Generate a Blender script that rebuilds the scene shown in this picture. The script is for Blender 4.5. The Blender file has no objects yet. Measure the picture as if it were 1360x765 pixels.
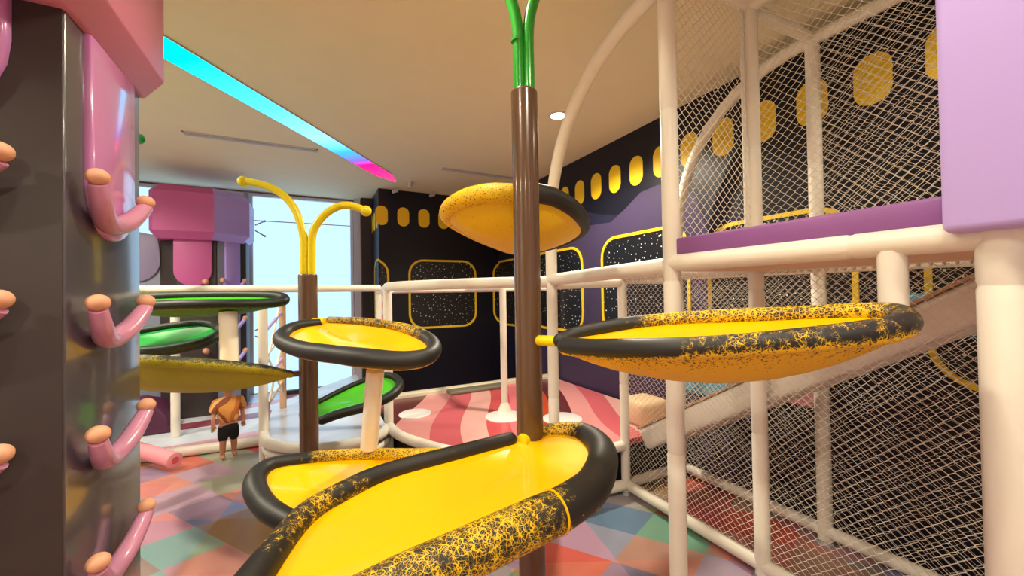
import bpy, bmesh, math, random
from mathutils import Vector, Matrix, noise

# ---------------------------------------------------------------- camera
scene = bpy.context.scene
CAM_YAW, CAM_PITCH, CAM_ROLL = math.radians(27.2), math.radians(0.8), math.radians(-0.95)
cam_data = bpy.data.cameras.new('camera')
cam = bpy.data.objects.new('camera', cam_data)
scene.collection.objects.link(cam)
cam_data.sensor_width = 36.0
cam_data.lens = 36.0 * 520.0 / 1360.0
cam_data.clip_start = 0.03
cam.location = (0, 0, 1.7)
cam.matrix_world = (Matrix.Translation((0, 0, 1.7)) @ Matrix.Rotation(-CAM_YAW, 4, 'Z')
                    @ Matrix.Rotation(math.pi / 2 + CAM_PITCH, 4, 'X') @ Matrix.Rotation(CAM_ROLL, 4, 'Z'))
scene.camera = cam

# ---------------------------------------------------------------- world
world = bpy.data.worlds.new('world')
scene.world = world
world.use_nodes = True
world.node_tree.nodes['Background'].inputs[0].default_value = (0.75, 0.88, 1.0, 1)
world.node_tree.nodes['Background'].inputs[1].default_value = 1.5

# ---------------------------------------------------------------- exposure
scene.view_settings.view_transform = 'Standard'
scene.view_settings.look = 'None'
scene.view_settings.gamma = 1.0
scene.view_settings.use_curve_mapping = False
scene.view_settings.exposure = 0.32
WINDOW_POWER = 1.45
LED_POWER = 2.6
DOWNLIGHT_POWER = 32.0
DOWNLIGHTS = [(2.27, 3.32, 2.2), (0.75, 0.2, .45), (-0.5, 1.0, .35), (2.65, 0.3, .25), (-0.9, -1.2, .9), (0.9, -1.8, .7),
              (0.5, 1.7, .45), (-2.2, 3.4, 2.0), (-2.5, 5.2, 1.0), (-2.4, 0.6, 1.2)]  # first lamp is the visible one; the rest are added, unseen, for brightness
DOWNLIGHT_COLOR = (1.0, 0.90, 0.70)

CEIL = 3.52
WR = 3.27      # right wall
WB = 6.90      # black wall at the back
WW = 8.00      # window wall
WL = -3.2
WN = -3.0
CX = 1.03      # left end of the black wall

# ---------------------------------------------------------------- helpers
col = scene.collection

def s2l(c):
    return tuple((x / 12.92 if x <= 0.04045 else ((x + 0.055) / 1.055) ** 2.4) for x in c)

def rgb(r, g, b):
    return s2l((r / 255.0, g / 255.0, b / 255.0)) + (1.0,)

def mat(name, color, rough=0.5, spec=0.5, metal=0.0, bump=0.0, bump_scale=60.0, vary=0.0, coat=0.0, vary_scale=4.0):
    m = bpy.data.materials.new(name)
    m.use_nodes = True
    nt = m.node_tree
    b = nt.nodes['Principled BSDF']
    b.inputs['Base Color'].default_value = color
    b.inputs['Roughness'].default_value = rough
    b.inputs['Metallic'].default_value = metal
    b.inputs['Specular IOR Level'].default_value = spec
    b.inputs['Coat Weight'].default_value = coat
    b.inputs['Coat Roughness'].default_value = 0.10 if coat > .8 else 0.04
    tc = nt.nodes.new('ShaderNodeTexCoord')
    if vary > 0:
        n = nt.nodes.new('ShaderNodeTexNoise'); n.inputs['Scale'].default_value = vary_scale; n.inputs['Detail'].default_value = 5
        nt.links.new(tc.outputs['Object'], n.inputs['Vector'])
        r = nt.nodes.new('ShaderNodeValToRGB')
        r.color_ramp.elements[0].position = 0.3; r.color_ramp.elements[1].position = 0.7
        r.color_ramp.elements[0].color = tuple(c * (1 - vary) for c in color[:3]) + (1,)
        r.color_ramp.elements[1].color = tuple(min(1, c * (1 + vary * 0.4)) for c in color[:3]) + (1,)
        nt.links.new(n.outputs['Fac'], r.inputs['Fac'])
        nt.links.new(r.outputs['Color'], b.inputs['Base Color'])
    if bump > 0:
        n2 = nt.nodes.new('ShaderNodeTexNoise'); n2.inputs['Scale'].default_value = bump_scale; n2.inputs['Detail'].default_value = 4
        nt.links.new(tc.outputs['Object'], n2.inputs['Vector'])
        bp = nt.nodes.new('ShaderNodeBump'); bp.inputs['Strength'].default_value = bump; bp.inputs['Distance'].default_value = 0.01
        nt.links.new(n2.outputs['Fac'], bp.inputs['Height'])
        nt.links.new(bp.outputs['Normal'], b.inputs['Normal'])
    return m

def emit_mat(name, color, strength):
    m = bpy.data.materials.new(name)
    m.use_nodes = True
    nt = m.node_tree
    nt.nodes.remove(nt.nodes['Principled BSDF'])
    e = nt.nodes.new('ShaderNodeEmission')
    e.inputs[0].default_value = color; e.inputs[1].default_value = strength
    nt.links.new(e.outputs[0], nt.nodes['Material Output'].inputs[0])
    return m

class MB:
    """collects geometry for one mesh object"""
    def __init__(self):
        self.v = []; self.f = []; self.mi = []; self.sm = []; self.wear = {}
    def add(self, vs, fs, mi=0, smooth=False):
        o = len(self.v)
        self.v += [tuple(p) for p in vs]
        for f in fs:
            self.f.append(tuple(i + o for i in f)); self.mi.append(mi); self.sm.append(smooth)
        return o
    def box(self, x0, x1, y0, y1, z0, z1, bev=0.0, mi=0, rot=None, seg=2):
        bm = bmesh.new()
        bmesh.ops.create_cube(bm, size=1)
        for v in bm.verts:
            v.co = Vector(((x0 + x1) / 2 + v.co.x * (x1 - x0), (y0 + y1) / 2 + v.co.y * (y1 - y0), (z0 + z1) / 2 + v.co.z * (z1 - z0)))
        if bev > 0:
            bmesh.ops.bevel(bm, geom=bm.edges[:], offset=bev, segments=seg, profile=0.5, affect='EDGES')
        if rot:
            for v in bm.verts: v.co = rot @ v.co
        self.bm(bm, mi, bev > 0)
    def bm(self, bm, mi=0, smooth=False):
        bm.verts.index_update()
        self.add([v.co[:] for v in bm.verts], [[v.index for v in f.verts] for f in bm.faces], mi, smooth)
        bm.free()
    def prism(self, pts, z0, z1, mi=0, bev=0.0):
        """vertical prism over a counter-clockwise plan outline"""
        bm = bmesh.new()
        lo = [bm.verts.new((p[0], p[1], z0)) for p in pts]
        hi = [bm.verts.new((p[0], p[1], z1)) for p in pts]
        n = len(pts)
        bm.faces.new(lo[::-1]); bm.faces.new(hi)
        for i in range(n):
            bm.faces.new((lo[i], lo[(i + 1) % n], hi[(i + 1) % n], hi[i]))
        if bev > 0:
            bmesh.ops.bevel(bm, geom=bm.edges[:], offset=bev, segments=2, profile=0.5, affect='EDGES')
        self.bm(bm, mi, False)
    def tube(self, pts, r, seg=14, mi=0, cap=True, closed=False, round_cap=False):
        pts = [Vector(p) for p in pts]
        n = len(pts)
        rs = list(r) if isinstance(r, (list, tuple)) else [r] * n
        if round_cap and not closed:
            def endcap(p, q, rr):
                d = (p - q).normalized()
                return [(p + d * rr * math.sin(a), max(1e-4, rr * math.cos(a))) for a in (0.5, 1.0, 1.35, 1.55)]
            st = endcap(pts[0], pts[1], rs[0]); en = endcap(pts[-1], pts[-2], rs[-1])
            pts = [p for p, _ in st[::-1]] + pts + [p for p, _ in en]
            rs = [q for _, q in st[::-1]] + rs + [q for _, q in en]
            n = len(pts)
        tang = []
        for i in range(n):
            if closed: t = pts[(i + 1) % n] - pts[i - 1]
            else: t = pts[min(i + 1, n - 1)] - pts[max(i - 1, 0)]
            tang.append(t.normalized())
        ref = Vector((0, 0, 1)) if abs(tang[0].z) < 0.9 else Vector((0, 1, 0))
        side = tang[0].cross(ref).normalized()
        rings = []; vs = []
        for i in range(n):
            side = (side - tang[i] * side.dot(tang[i])).normalized()
            up = side.cross(tang[i]).normalized()
            for k in range(seg):
                a = 2 * math.pi * k / seg
                vs.append(pts[i] + side * math.cos(a) * rs[i] + up * math.sin(a) * rs[i])
        fs = []
        m = n if closed else n - 1
        for i in range(m):
            j = (i + 1) % n
            for k in range(seg):
                k2 = (k + 1) % seg
                fs.append((i * seg + k, i * seg + k2, j * seg + k2, j * seg + k))
        if cap and not closed:
            fs.append(tuple(range(seg - 1, -1, -1)))
            fs.append(tuple((n - 1) * seg + k for k in range(seg)))
        return self.add(vs, fs, mi, True)
    def ball(self, c, r, mi=0, seg=14, rings=9, scale=(1, 1, 1)):
        bm = bmesh.new()
        bmesh.ops.create_uvsphere(bm, u_segments=seg, v_segments=rings, radius=r)
        for v in bm.verts:
            v.co = Vector((v.co.x * scale[0] + c[0], v.co.y * scale[1] + c[1], v.co.z * scale[2] + c[2]))
        self.bm(bm, mi, True)
    def build(self, name, mats, parent=None):
        me = bpy.data.meshes.new(name)
        me.from_pydata(self.v, [], self.f)
        if not isinstance(mats, (list, tuple)): mats = [mats]
        for m in mats: me.materials.append(m)
        for p, i, s in zip(me.polygons, self.mi, self.sm):
            p.material_index = i; p.use_smooth = s
        if self.wear:
            at = me.attributes.new('wear', 'FLOAT', 'POINT')
            for i, w in self.wear.items(): at.data[i].value = w
        me.update()
        try: me.set_sharp_from_angle(angle=math.radians(50))
        except Exception: pass
        o = bpy.data.objects.new(name, me)
        col.objects.link(o)
        if parent: link_parent(o, parent)
        return o

def link_parent(o, p):
    o.parent = p
    o.matrix_parent_inverse = world_of(p).inverted()

def world_of(o):
    m = Matrix.LocRotScale(o.location, o.rotation_euler, o.scale)
    if o.parent: m = world_of(o.parent) @ o.matrix_parent_inverse @ m
    return m

def thing(name, label, cat, loc=(0, 0, 0), group=None):
    o = bpy.data.objects.new(name, None)
    o.empty_display_size = 0.1
    o.location = loc
    col.objects.link(o)
    return tag(o, label, cat, group)

def tag(o, label=None, cat=None, group=None, kind=None):
    if label: o['label'] = label
    if cat: o['category'] = cat
    if group: o['group'] = group
    if kind: o['kind'] = kind
    return o

def base_origin(o, p):
    """move the origin of a one-mesh thing to p"""
    p = Vector(p)
    o.data.transform(Matrix.Translation(-p)); o.location = p
    return o

def catmull(pts, n=8, closed=False):
    P = [Vector(p) for p in pts]; out = []; m = len(P)
    for i in range(m if closed else m - 1):
        if closed: p0, p1, p2, p3 = P[i - 1], P[i], P[(i + 1) % m], P[(i + 2) % m]
        else: p0, p1, p2, p3 = P[max(i - 1, 0)], P[i], P[i + 1], P[min(i + 2, m - 1)]
        for k in range(n):
            t = k / n
            out.append(0.5 * ((2 * p1) + (p2 - p0) * t + (2 * p0 - 5 * p1 + 4 * p2 - p3) * t * t + (3 * p1 - p0 - 3 * p2 + p3) * t ** 3))
    if not closed: out.append(P[-1].copy())
    return out

def foam(a, b, r, joints=(), seg=14):
    """a foam sleeve: a straight tube with slight pinches where two sleeves meet"""
    a, b = Vector(a), Vector(b); L = (b - a).length
    js = list(joints) if joints else [L * k / max(1, round(L / 0.9)) for k in range(1, max(1, round(L / 0.9)))]
    pts = [(0, r)]
    for j in js:
        pts += [(j - 0.012, r), (j - 0.003, r * 0.93), (j + 0.003, r * 0.93), (j + 0.012, r)]
    pts.append((L, r))
    d = (b - a).normalized()
    m = MB()
    m.tube([a + d * t for t, _ in pts], [q for _, q in pts], seg)
    return m

# ---------------------------------------------------------------- materials
M = {}
M['foam_white'] = mat('white_foam_sleeve', rgb(236, 230, 216), 0.42, 0.4, bump=0.12, bump_scale=25, vary=0.06, vary_scale=3)
M['net'] = mat('white_net_cord', rgb(226, 218, 204), 0.8)
M['net_rope'] = mat('net_lacing', rgb(222, 214, 200), 0.8)
M['ceiling'] = mat('ceiling_paint', rgb(230, 220, 186), 0.75, 0.3, vary=0.02)
M['white_wall'] = mat('white_wall_paint', rgb(222, 220, 222), 0.6)
M['black_wall'] = mat('navy_black_mural_ground', rgb(15, 16, 30), 0.38, 0.35, vary=0.15, vary_scale=1.2)
M['mural_indigo'] = mat('mural_indigo', rgb(30, 30, 52), 0.42, 0.3, vary=0.1)
M['mural_purple'] = mat('mural_purple', rgb(62, 52, 80), 0.42, 0.3, vary=0.1, vary_scale=1)
M['mural_mauve'] = mat('mural_mauve', rgb(92, 64, 104), 0.42, 0.3, vary=0.1, vary_scale=1)
M['yellow_paint'] = mat('yellow_mural_paint', rgb(240, 200, 20), 0.5)
M['brown_paint'] = mat('brown_enamel_trunk', rgb(92, 66, 44), 0.25, 0.5, coat=0.3, vary=0.06)
M['yellow_tube'] = mat('yellow_enamel', rgb(226, 206, 10), 0.3, 0.5)
M['green_tube'] = mat('green_enamel', rgb(30, 160, 40), 0.28, 0.5, coat=0.3)
M['yellow_in'] = mat('yellow_fibreglass', rgb(255, 192, 0), 0.22, 0.5, coat=0.3)
M['green_in'] = mat('green_fibreglass', rgb(80, 200, 30), 0.2, 0.5, coat=0.4)
M['green_in_cool'] = mat('mid_green_fibreglass', rgb(26, 160, 64), 0.35, 0.5, coat=0.05)
M['pillar_dark'] = mat('charcoal_brown_vinyl', rgb(58, 50, 48), 0.5, 0.4, bump=0.05, bump_scale=8, vary=0.08)
M['pillar_side'] = mat('grey_vinyl', rgb(72, 70, 78), 0.3, 0.8, coat=0.9, bump=0.03, bump_scale=5, vary=0.05)
M['pink'] = mat('pink_vinyl', rgb(208, 136, 196), 0.25, 0.5, coat=0.9, bump=0.03, bump_scale=6)
M['pink_soft'] = mat('rose_vinyl', rgb(202, 124, 150), 0.45, 0.4, bump=0.03, bump_scale=6)
M['magenta'] = mat('magenta_pink_vinyl', rgb(190, 92, 152), 0.4, 0.4)
M['pink_window_lit'] = mat('pink_vinyl_window_lit', rgb(186, 166, 246), 0.4, 0.4)  # pink vinyl with bluish window light painted in as lilac
M['grey_lilac'] = mat('grey_lilac_vinyl', rgb(140, 132, 166), 0.45)
M['blue_grey'] = mat('blue_grey_vinyl', rgb(136, 142, 164), 0.4)
M['lilac'] = mat('lilac_vinyl', rgb(190, 168, 236), 0.45, 0.4, bump=0.04, bump_scale=5)
M['purple'] = mat('purple_vinyl', rgb(138, 84, 150), 0.5, bump=0.1, bump_scale=30)
M['knob'] = mat('peach_rubber_knob', rgb(216, 158, 124), 0.6, 0.4)
M['hold'] = mat('mauve_hold_plastic', rgb(196, 132, 162), 0.28, 0.5, coat=0.3)
M['tan'] = mat('tan_vinyl', rgb(196, 160, 128), 0.5)
M['blue'] = mat('sky_blue_foam', rgb(90, 170, 200), 0.6)
M['beige'] = mat('beige_foam', rgb(226, 190, 150), 0.6)
M['salmon'] = mat('pink_foam', rgb(236, 150, 160), 0.6)
M['noodle_in'] = mat('red_foam_core', rgb(220, 90, 90), 0.7)
M['maroon'] = mat('maroon_foam', rgb(84, 34, 66), 0.5)
M['dark'] = mat('black_gap', rgb(14, 12, 16), 0.7)
M['steel'] = mat('brushed_metal', rgb(170, 172, 176), 0.35, metal=0.8)
M['vent'] = mat('white_vent_metal', rgb(200, 196, 196), 0.5)
M['frame_white'] = mat('white_window_frame', rgb(208, 206, 214), 0.5)
M['cream'] = mat('cream_kerb_pad', rgb(214, 204, 180), 0.55)
M['grey_pad'] = mat('olive_grey_pad', rgb(116, 110, 92), 0.6)
M['disc'] = mat('white_rubber_disc', rgb(226, 224, 222), 0.35)

def window_mat():
    m = emit_mat('daylit_frosted_glass', (0.38, 0.60, 0.80, 1), WINDOW_POWER)
    return m
M['window'] = window_mat()

def rim_mat(name, ground, under, scale=70.0):
    """dark foam skin that cracks off and shows the coloured foam below; attribute 'wear' says how far it is gone"""
    m = bpy.data.materials.new(name); m.use_nodes = True
    nt = m.node_tree; b = nt.nodes['Principled BSDF']; L = nt.links
    def N(t): return nt.nodes.new(t)
    tc = N('ShaderNodeTexCoord')
    nz = N('ShaderNodeTexNoise'); nz.inputs['Scale'].default_value = 9; nz.inputs['Detail'].default_value = 4
    L.new(tc.outputs['Object'], nz.inputs['Vector'])
    mp = N('ShaderNodeMapping'); L.new(tc.outputs['Object'], mp.inputs['Vector'])
    dz = N('ShaderNodeTexNoise'); dz.inputs['Scale'].default_value = 30; dz.inputs['Detail'].default_value = 2
    L.new(tc.outputs['Object'], dz.inputs['Vector'])
    mx = N('ShaderNodeVectorMath'); mx.operation = 'MULTIPLY_ADD'
    L.new(dz.outputs['Color'], mx.inputs[0]); mx.inputs[1].default_value = (0.03, 0.03, 0.03); L.new(mp.outputs[0], mx.inputs[2])
    v1 = N('ShaderNodeTexVoronoi'); v1.feature = 'DISTANCE_TO_EDGE'; v1.inputs['Scale'].default_value = scale
    L.new(mx.outputs[0], v1.inputs['Vector'])
    v2 = N('ShaderNodeTexVoronoi'); v2.feature = 'DISTANCE_TO_EDGE'; v2.inputs['Scale'].default_value = scale * 2.1
    L.new(mx.outputs[0], v2.inputs['Vector'])
    mn = N('ShaderNodeMath'); mn.operation = 'MINIMUM'; L.new(v1.outputs['Distance'], mn.inputs[0])
    sc = N('ShaderNodeMath'); sc.operation = 'MULTIPLY'; L.new(v2.outputs['Distance'], sc.inputs[0]); sc.inputs[1].default_value = 1.6
    L.new(sc.outputs[0], mn.inputs[1])
    at = N('ShaderNodeAttribute'); at.attribute_name = 'wear'
    f1 = N('ShaderNodeTexNoise'); f1.inputs['Scale'].default_value = 45; f1.inputs['Detail'].default_value = 5
    L.new(tc.outputs['Object'], f1.inputs['Vector'])
    # level = wear + (large noise-.5)*.9 + (fine-.5)*.5 - .35 ; yellow where edge distance < level*.35
    a1 = N('ShaderNodeMath'); a1.operation = 'MULTIPLY_ADD'; L.new(nz.outputs['Fac'], a1.inputs[0]); a1.inputs[1].default_value = 0.5
    L.new(at.outputs['Fac'], a1.inputs[2])
    a2 = N('ShaderNodeMath'); a2.operation = 'MULTIPLY_ADD'; L.new(f1.outputs['Fac'], a2.inputs[0]); a2.inputs[1].default_value = 0.8
    L.new(a1.outputs[0], a2.inputs[2])
    a3 = N('ShaderNodeMath'); a3.operation = 'SUBTRACT'; L.new(a2.outputs[0], a3.inputs[0]); a3.inputs[1].default_value = 0.98
    a4 = N('ShaderNodeMath'); a4.operation = 'MULTIPLY'; L.new(a3.outputs[0], a4.inputs[0]); a4.inputs[1].default_value = 0.30
    df = N('ShaderNodeMath'); df.operation = 'SUBTRACT'; L.new(a4.outputs[0], df.inputs[0]); L.new(mn.outputs[0], df.inputs[1])
    mr = N('ShaderNodeMapRange'); mr.inputs['From Min'].default_value = -0.015; mr.inputs['From Max'].default_value = 0.02
    L.new(df.outputs[0], mr.inputs['Value'])
    mc = N('ShaderNodeMix'); mc.data_type = 'RGBA'
    mc.inputs['A'].default_value = ground; mc.inputs['B'].default_value = under
    L.new(mr.outputs['Result'], mc.inputs['Factor'])
    L.new(mc.outputs['Result'], b.inputs['Base Color'])
    b.inputs['Roughness'].default_value = 0.5
    bp = N('ShaderNodeBump'); bp.inputs['Strength'].default_value = 0.25; bp.inputs['Distance'].default_value = 0.004; bp.invert = True
    L.new(mr.outputs['Result'], bp.inputs['Height']); L.new(bp.outputs['Normal'], b.inputs['Normal'])
    return m
M['rim_yellow'] = rim_mat('black_foam_worn_to_yellow', rgb(30, 29, 26), rgb(238, 192, 16))
M['rim_green'] = rim_mat('black_green_foam', rgb(16, 26, 14), rgb(40, 110, 20))
M['rim_olive'] = rim_mat('black_foam_worn_to_olive', rgb(30, 30, 14), rgb(178, 160, 8))

def floor_mat():
    m = bpy.data.materials.new('harlequin_floor_print'); m.use_nodes = True
    nt = m.node_tree; b = nt.nodes['Principled BSDF']; L = nt.links
    def N(t): return nt.nodes.new(t)
    geo = N('ShaderNodeNewGeometry'); sep = N('ShaderNodeSeparateXYZ'); L.new(geo.outputs['Position'], sep.inputs[0])
    def lattice(ax, ay, bx, by, ox, oy, seed):
        # cell id of the lattice spanned by (ax,ay) and (bx,by)
        det = ax * by - ay * bx
        def lin(cx, cy, c0):
            m1 = N('ShaderNodeMath'); m1.operation = 'MULTIPLY'; L.new(sep.outputs[0], m1.inputs[0]); m1.inputs[1].default_value = cx
            m2 = N('ShaderNodeMath'); m2.operation = 'MULTIPLY_ADD'; L.new(sep.outputs[1], m2.inputs[0]); m2.inputs[1].default_value = cy
            L.new(m1.outputs[0], m2.inputs[2])
            m3 = N('ShaderNodeMath'); m3.operation = 'ADD'; L.new(m2.outputs[0], m3.inputs[0]); m3.inputs[1].default_value = c0
            m4 = N('ShaderNodeMath'); m4.operation = 'FLOOR'; L.new(m3.outputs[0], m4.inputs[0])
            return m4
        u = lin(by / det, -bx / det, -(by * ox - bx * oy) / det)
        v = lin(-ay / det, ax / det, -(-ay * ox + ax * oy) / det)
        cb = N('ShaderNodeCombineXYZ'); L.new(u.outputs[0], cb.inputs[0]); L.new(v.outputs[0], cb.inputs[1]); cb.inputs[2].default_value = seed
        wn = N('ShaderNodeTexWhiteNoise'); wn.noise_dimensions = '3D'; L.new(cb.outputs[0], wn.inputs['Vector'])
        return wn
    def ramp(src, cols):
        r = N('ShaderNodeValToRGB'); r.color_ramp.interpolation = 'CONSTANT'
        e = r.color_ramp.elements
        e[0].color = cols[0]; e[0].position = 0
        e[1].color = cols[1]; e[1].position = 1.0 / len(cols)
        for i, c in enumerate(cols[2:]):
            q = e.new((i + 2) / len(cols)); q.color = c
        L.new(src.outputs['Value'], r.inputs['Fac'])
        return r
    A = ramp(lattice(0.32, 0.13, 0.25, -0.36, 1.75, 2.43, 1.3),
             [rgb(206, 84, 62), rgb(36, 128, 76), rgb(204, 138, 128), rgb(160, 150, 130), rgb(186, 58, 70), rgb(120, 172, 150),
              rgb(150, 120, 60), rgb(160, 156, 192), rgb(216, 80, 40), rgb(206, 130, 140), rgb(96, 120, 170)])
    B = ramp(lattice(0.62, -0.30, 0.12, 0.62, 1.83, 2.55, 7.7),
             [rgb(206, 110, 110), rgb(190, 180, 186), rgb(100, 130, 110), rgb(220, 150, 130), rgb(150, 150, 186), rgb(224, 116, 96), rgb(160, 120, 96)])
    mx = N('ShaderNodeMix'); mx.data_type = 'RGBA'; mx.inputs['Factor'].default_value = 0.36
    L.new(A.outputs[0], mx.inputs['A']); L.new(B.outputs[0], mx.inputs['B'])
    L.new(mx.outputs['Result'], b.inputs['Base Color'])
    b.inputs['Roughness'].default_value = 0.32
    b.inputs['Specular IOR Level'].default_value = 0.4
    return m
M['floor'] = floor_mat()

def stripe_mat(name, cols, scale, rot, rough=0.25, distort=2.0):
    m = bpy.data.materials.new(name); m.use_nodes = True
    nt = m.node_tree; b = nt.nodes['Principled BSDF']; L = nt.links
    tc = nt.nodes.new('ShaderNodeNewGeometry')
    mp = nt.nodes.new('ShaderNodeMapping'); mp.inputs['Rotation'].default_value = (0, 0, rot); mp.inputs['Scale'].default_value = (scale, scale, scale)
    L.new(tc.outputs['Position'], mp.inputs['Vector'])
    nz = nt.nodes.new('ShaderNodeTexNoise'); nz.inputs['Scale'].default_value = 0.55; nz.inputs['Detail'].default_value = 0
    L.new(mp.outputs[0], nz.inputs['Vector'])
    ad = nt.nodes.new('ShaderNodeVectorMath'); ad.operation = 'MULTIPLY_ADD'
    L.new(nz.outputs['Color'], ad.inputs[0]); ad.inputs[1].default_value = (distort,) * 3; L.new(mp.outputs[0], ad.inputs[2])
    sp = nt.nodes.new('ShaderNodeSeparateXYZ'); L.new(ad.outputs[0], sp.inputs[0])
    md = nt.nodes.new('ShaderNodeMath'); md.operation = 'FRACT'; L.new(sp.outputs[0], md.inputs[0])
    r = nt.nodes.new('ShaderNodeValToRGB'); r.color_ramp.interpolation = 'CONSTANT'
    e = r.color_ramp.elements
    e[0].color = cols[0]; e[0].position = 0; e[1].color = cols[1]; e[1].position = 1 / len(cols)
    for i, c in enumerate(cols[2:]):
        q = e.new((i + 2) / len(cols)); q.color = c
    L.new(md.outputs[0], r.inputs['Fac']); L.new(r.outputs[0], b.inputs['Base Color'])
    b.inputs['Roughness'].default_value = rough
    return m
M['stripes'] = stripe_mat('pink_stripe_deck', [rgb(224, 120, 128), rgb(196, 72, 36), rgb(98, 40, 44), rgb(222, 150, 150), rgb(206, 100, 110), rgb(226, 170, 164), rgb(200, 84, 90)], 0.42, 0.5)
M['deck_white'] = mat('glossy_white_deck_window_tint', rgb(196, 204, 220), 0.2, 0.5, vary=.05)  # white deck; its pale blue paints in the window reflection
M['deck_pale'] = stripe_mat('pale_stripe_deck', [rgb(214, 222, 232), rgb(206, 214, 226), rgb(222, 170, 182), rgb(214, 222, 232), rgb(206, 112, 130), rgb(220, 224, 234), rgb(150, 72, 92)], 0.50, 1.50, 0.2, 0.4)

def star_mat():
    m = bpy.data.materials.new('starry_black_print'); m.use_nodes = True
    nt = m.node_tree; b = nt.nodes['Principled BSDF']; L = nt.links
    tc = nt.nodes.new('ShaderNodeTexCoord')
    s3 = nt.nodes.new('ShaderNodeSeparateXYZ'); L.new(tc.outputs['Object'], s3.inputs[0])
    ad = nt.nodes.new('ShaderNodeMath'); ad.operation = 'ADD'; L.new(s3.outputs[0], ad.inputs[0]); L.new(s3.outputs[1], ad.inputs[1])
    cb = nt.nodes.new('ShaderNodeCombineXYZ'); L.new(ad.outputs[0], cb.inputs[0]); L.new(s3.outputs[2], cb.inputs[1])
    v = nt.nodes.new('ShaderNodeTexVoronoi'); v.voronoi_dimensions = '2D'; v.inputs['Scale'].default_value = 14
    L.new(cb.outputs[0], v.inputs['Vector'])
    sp = nt.nodes.new('ShaderNodeSeparateColor'); L.new(v.outputs['Color'], sp.inputs[0])
    th = nt.nodes.new('ShaderNodeMath'); th.operation = 'MULTIPLY_ADD'; L.new(sp.outputs[0], th.inputs[0]); th.inputs[1].default_value = 0.10; th.inputs[2].default_value = .02
    lt = nt.nodes.new('ShaderNodeMath'); lt.operation = 'LESS_THAN'; L.new(v.outputs['Distance'], lt.inputs[0]); L.new(th.outputs[0], lt.inputs[1])
    mx = nt.nodes.new('ShaderNodeMix'); mx.data_type = 'RGBA'
    mx.inputs['A'].default_value = rgb(10, 10, 14); mx.inputs['B'].default_value = rgb(235, 235, 230)
    L.new(lt.outputs[0], mx.inputs['Factor']); L.new(mx.outputs['Result'], b.inputs['Base Color'])
    b.inputs['Roughness'].default_value = 0.4
    return m
M['stars'] = star_mat()

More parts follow.
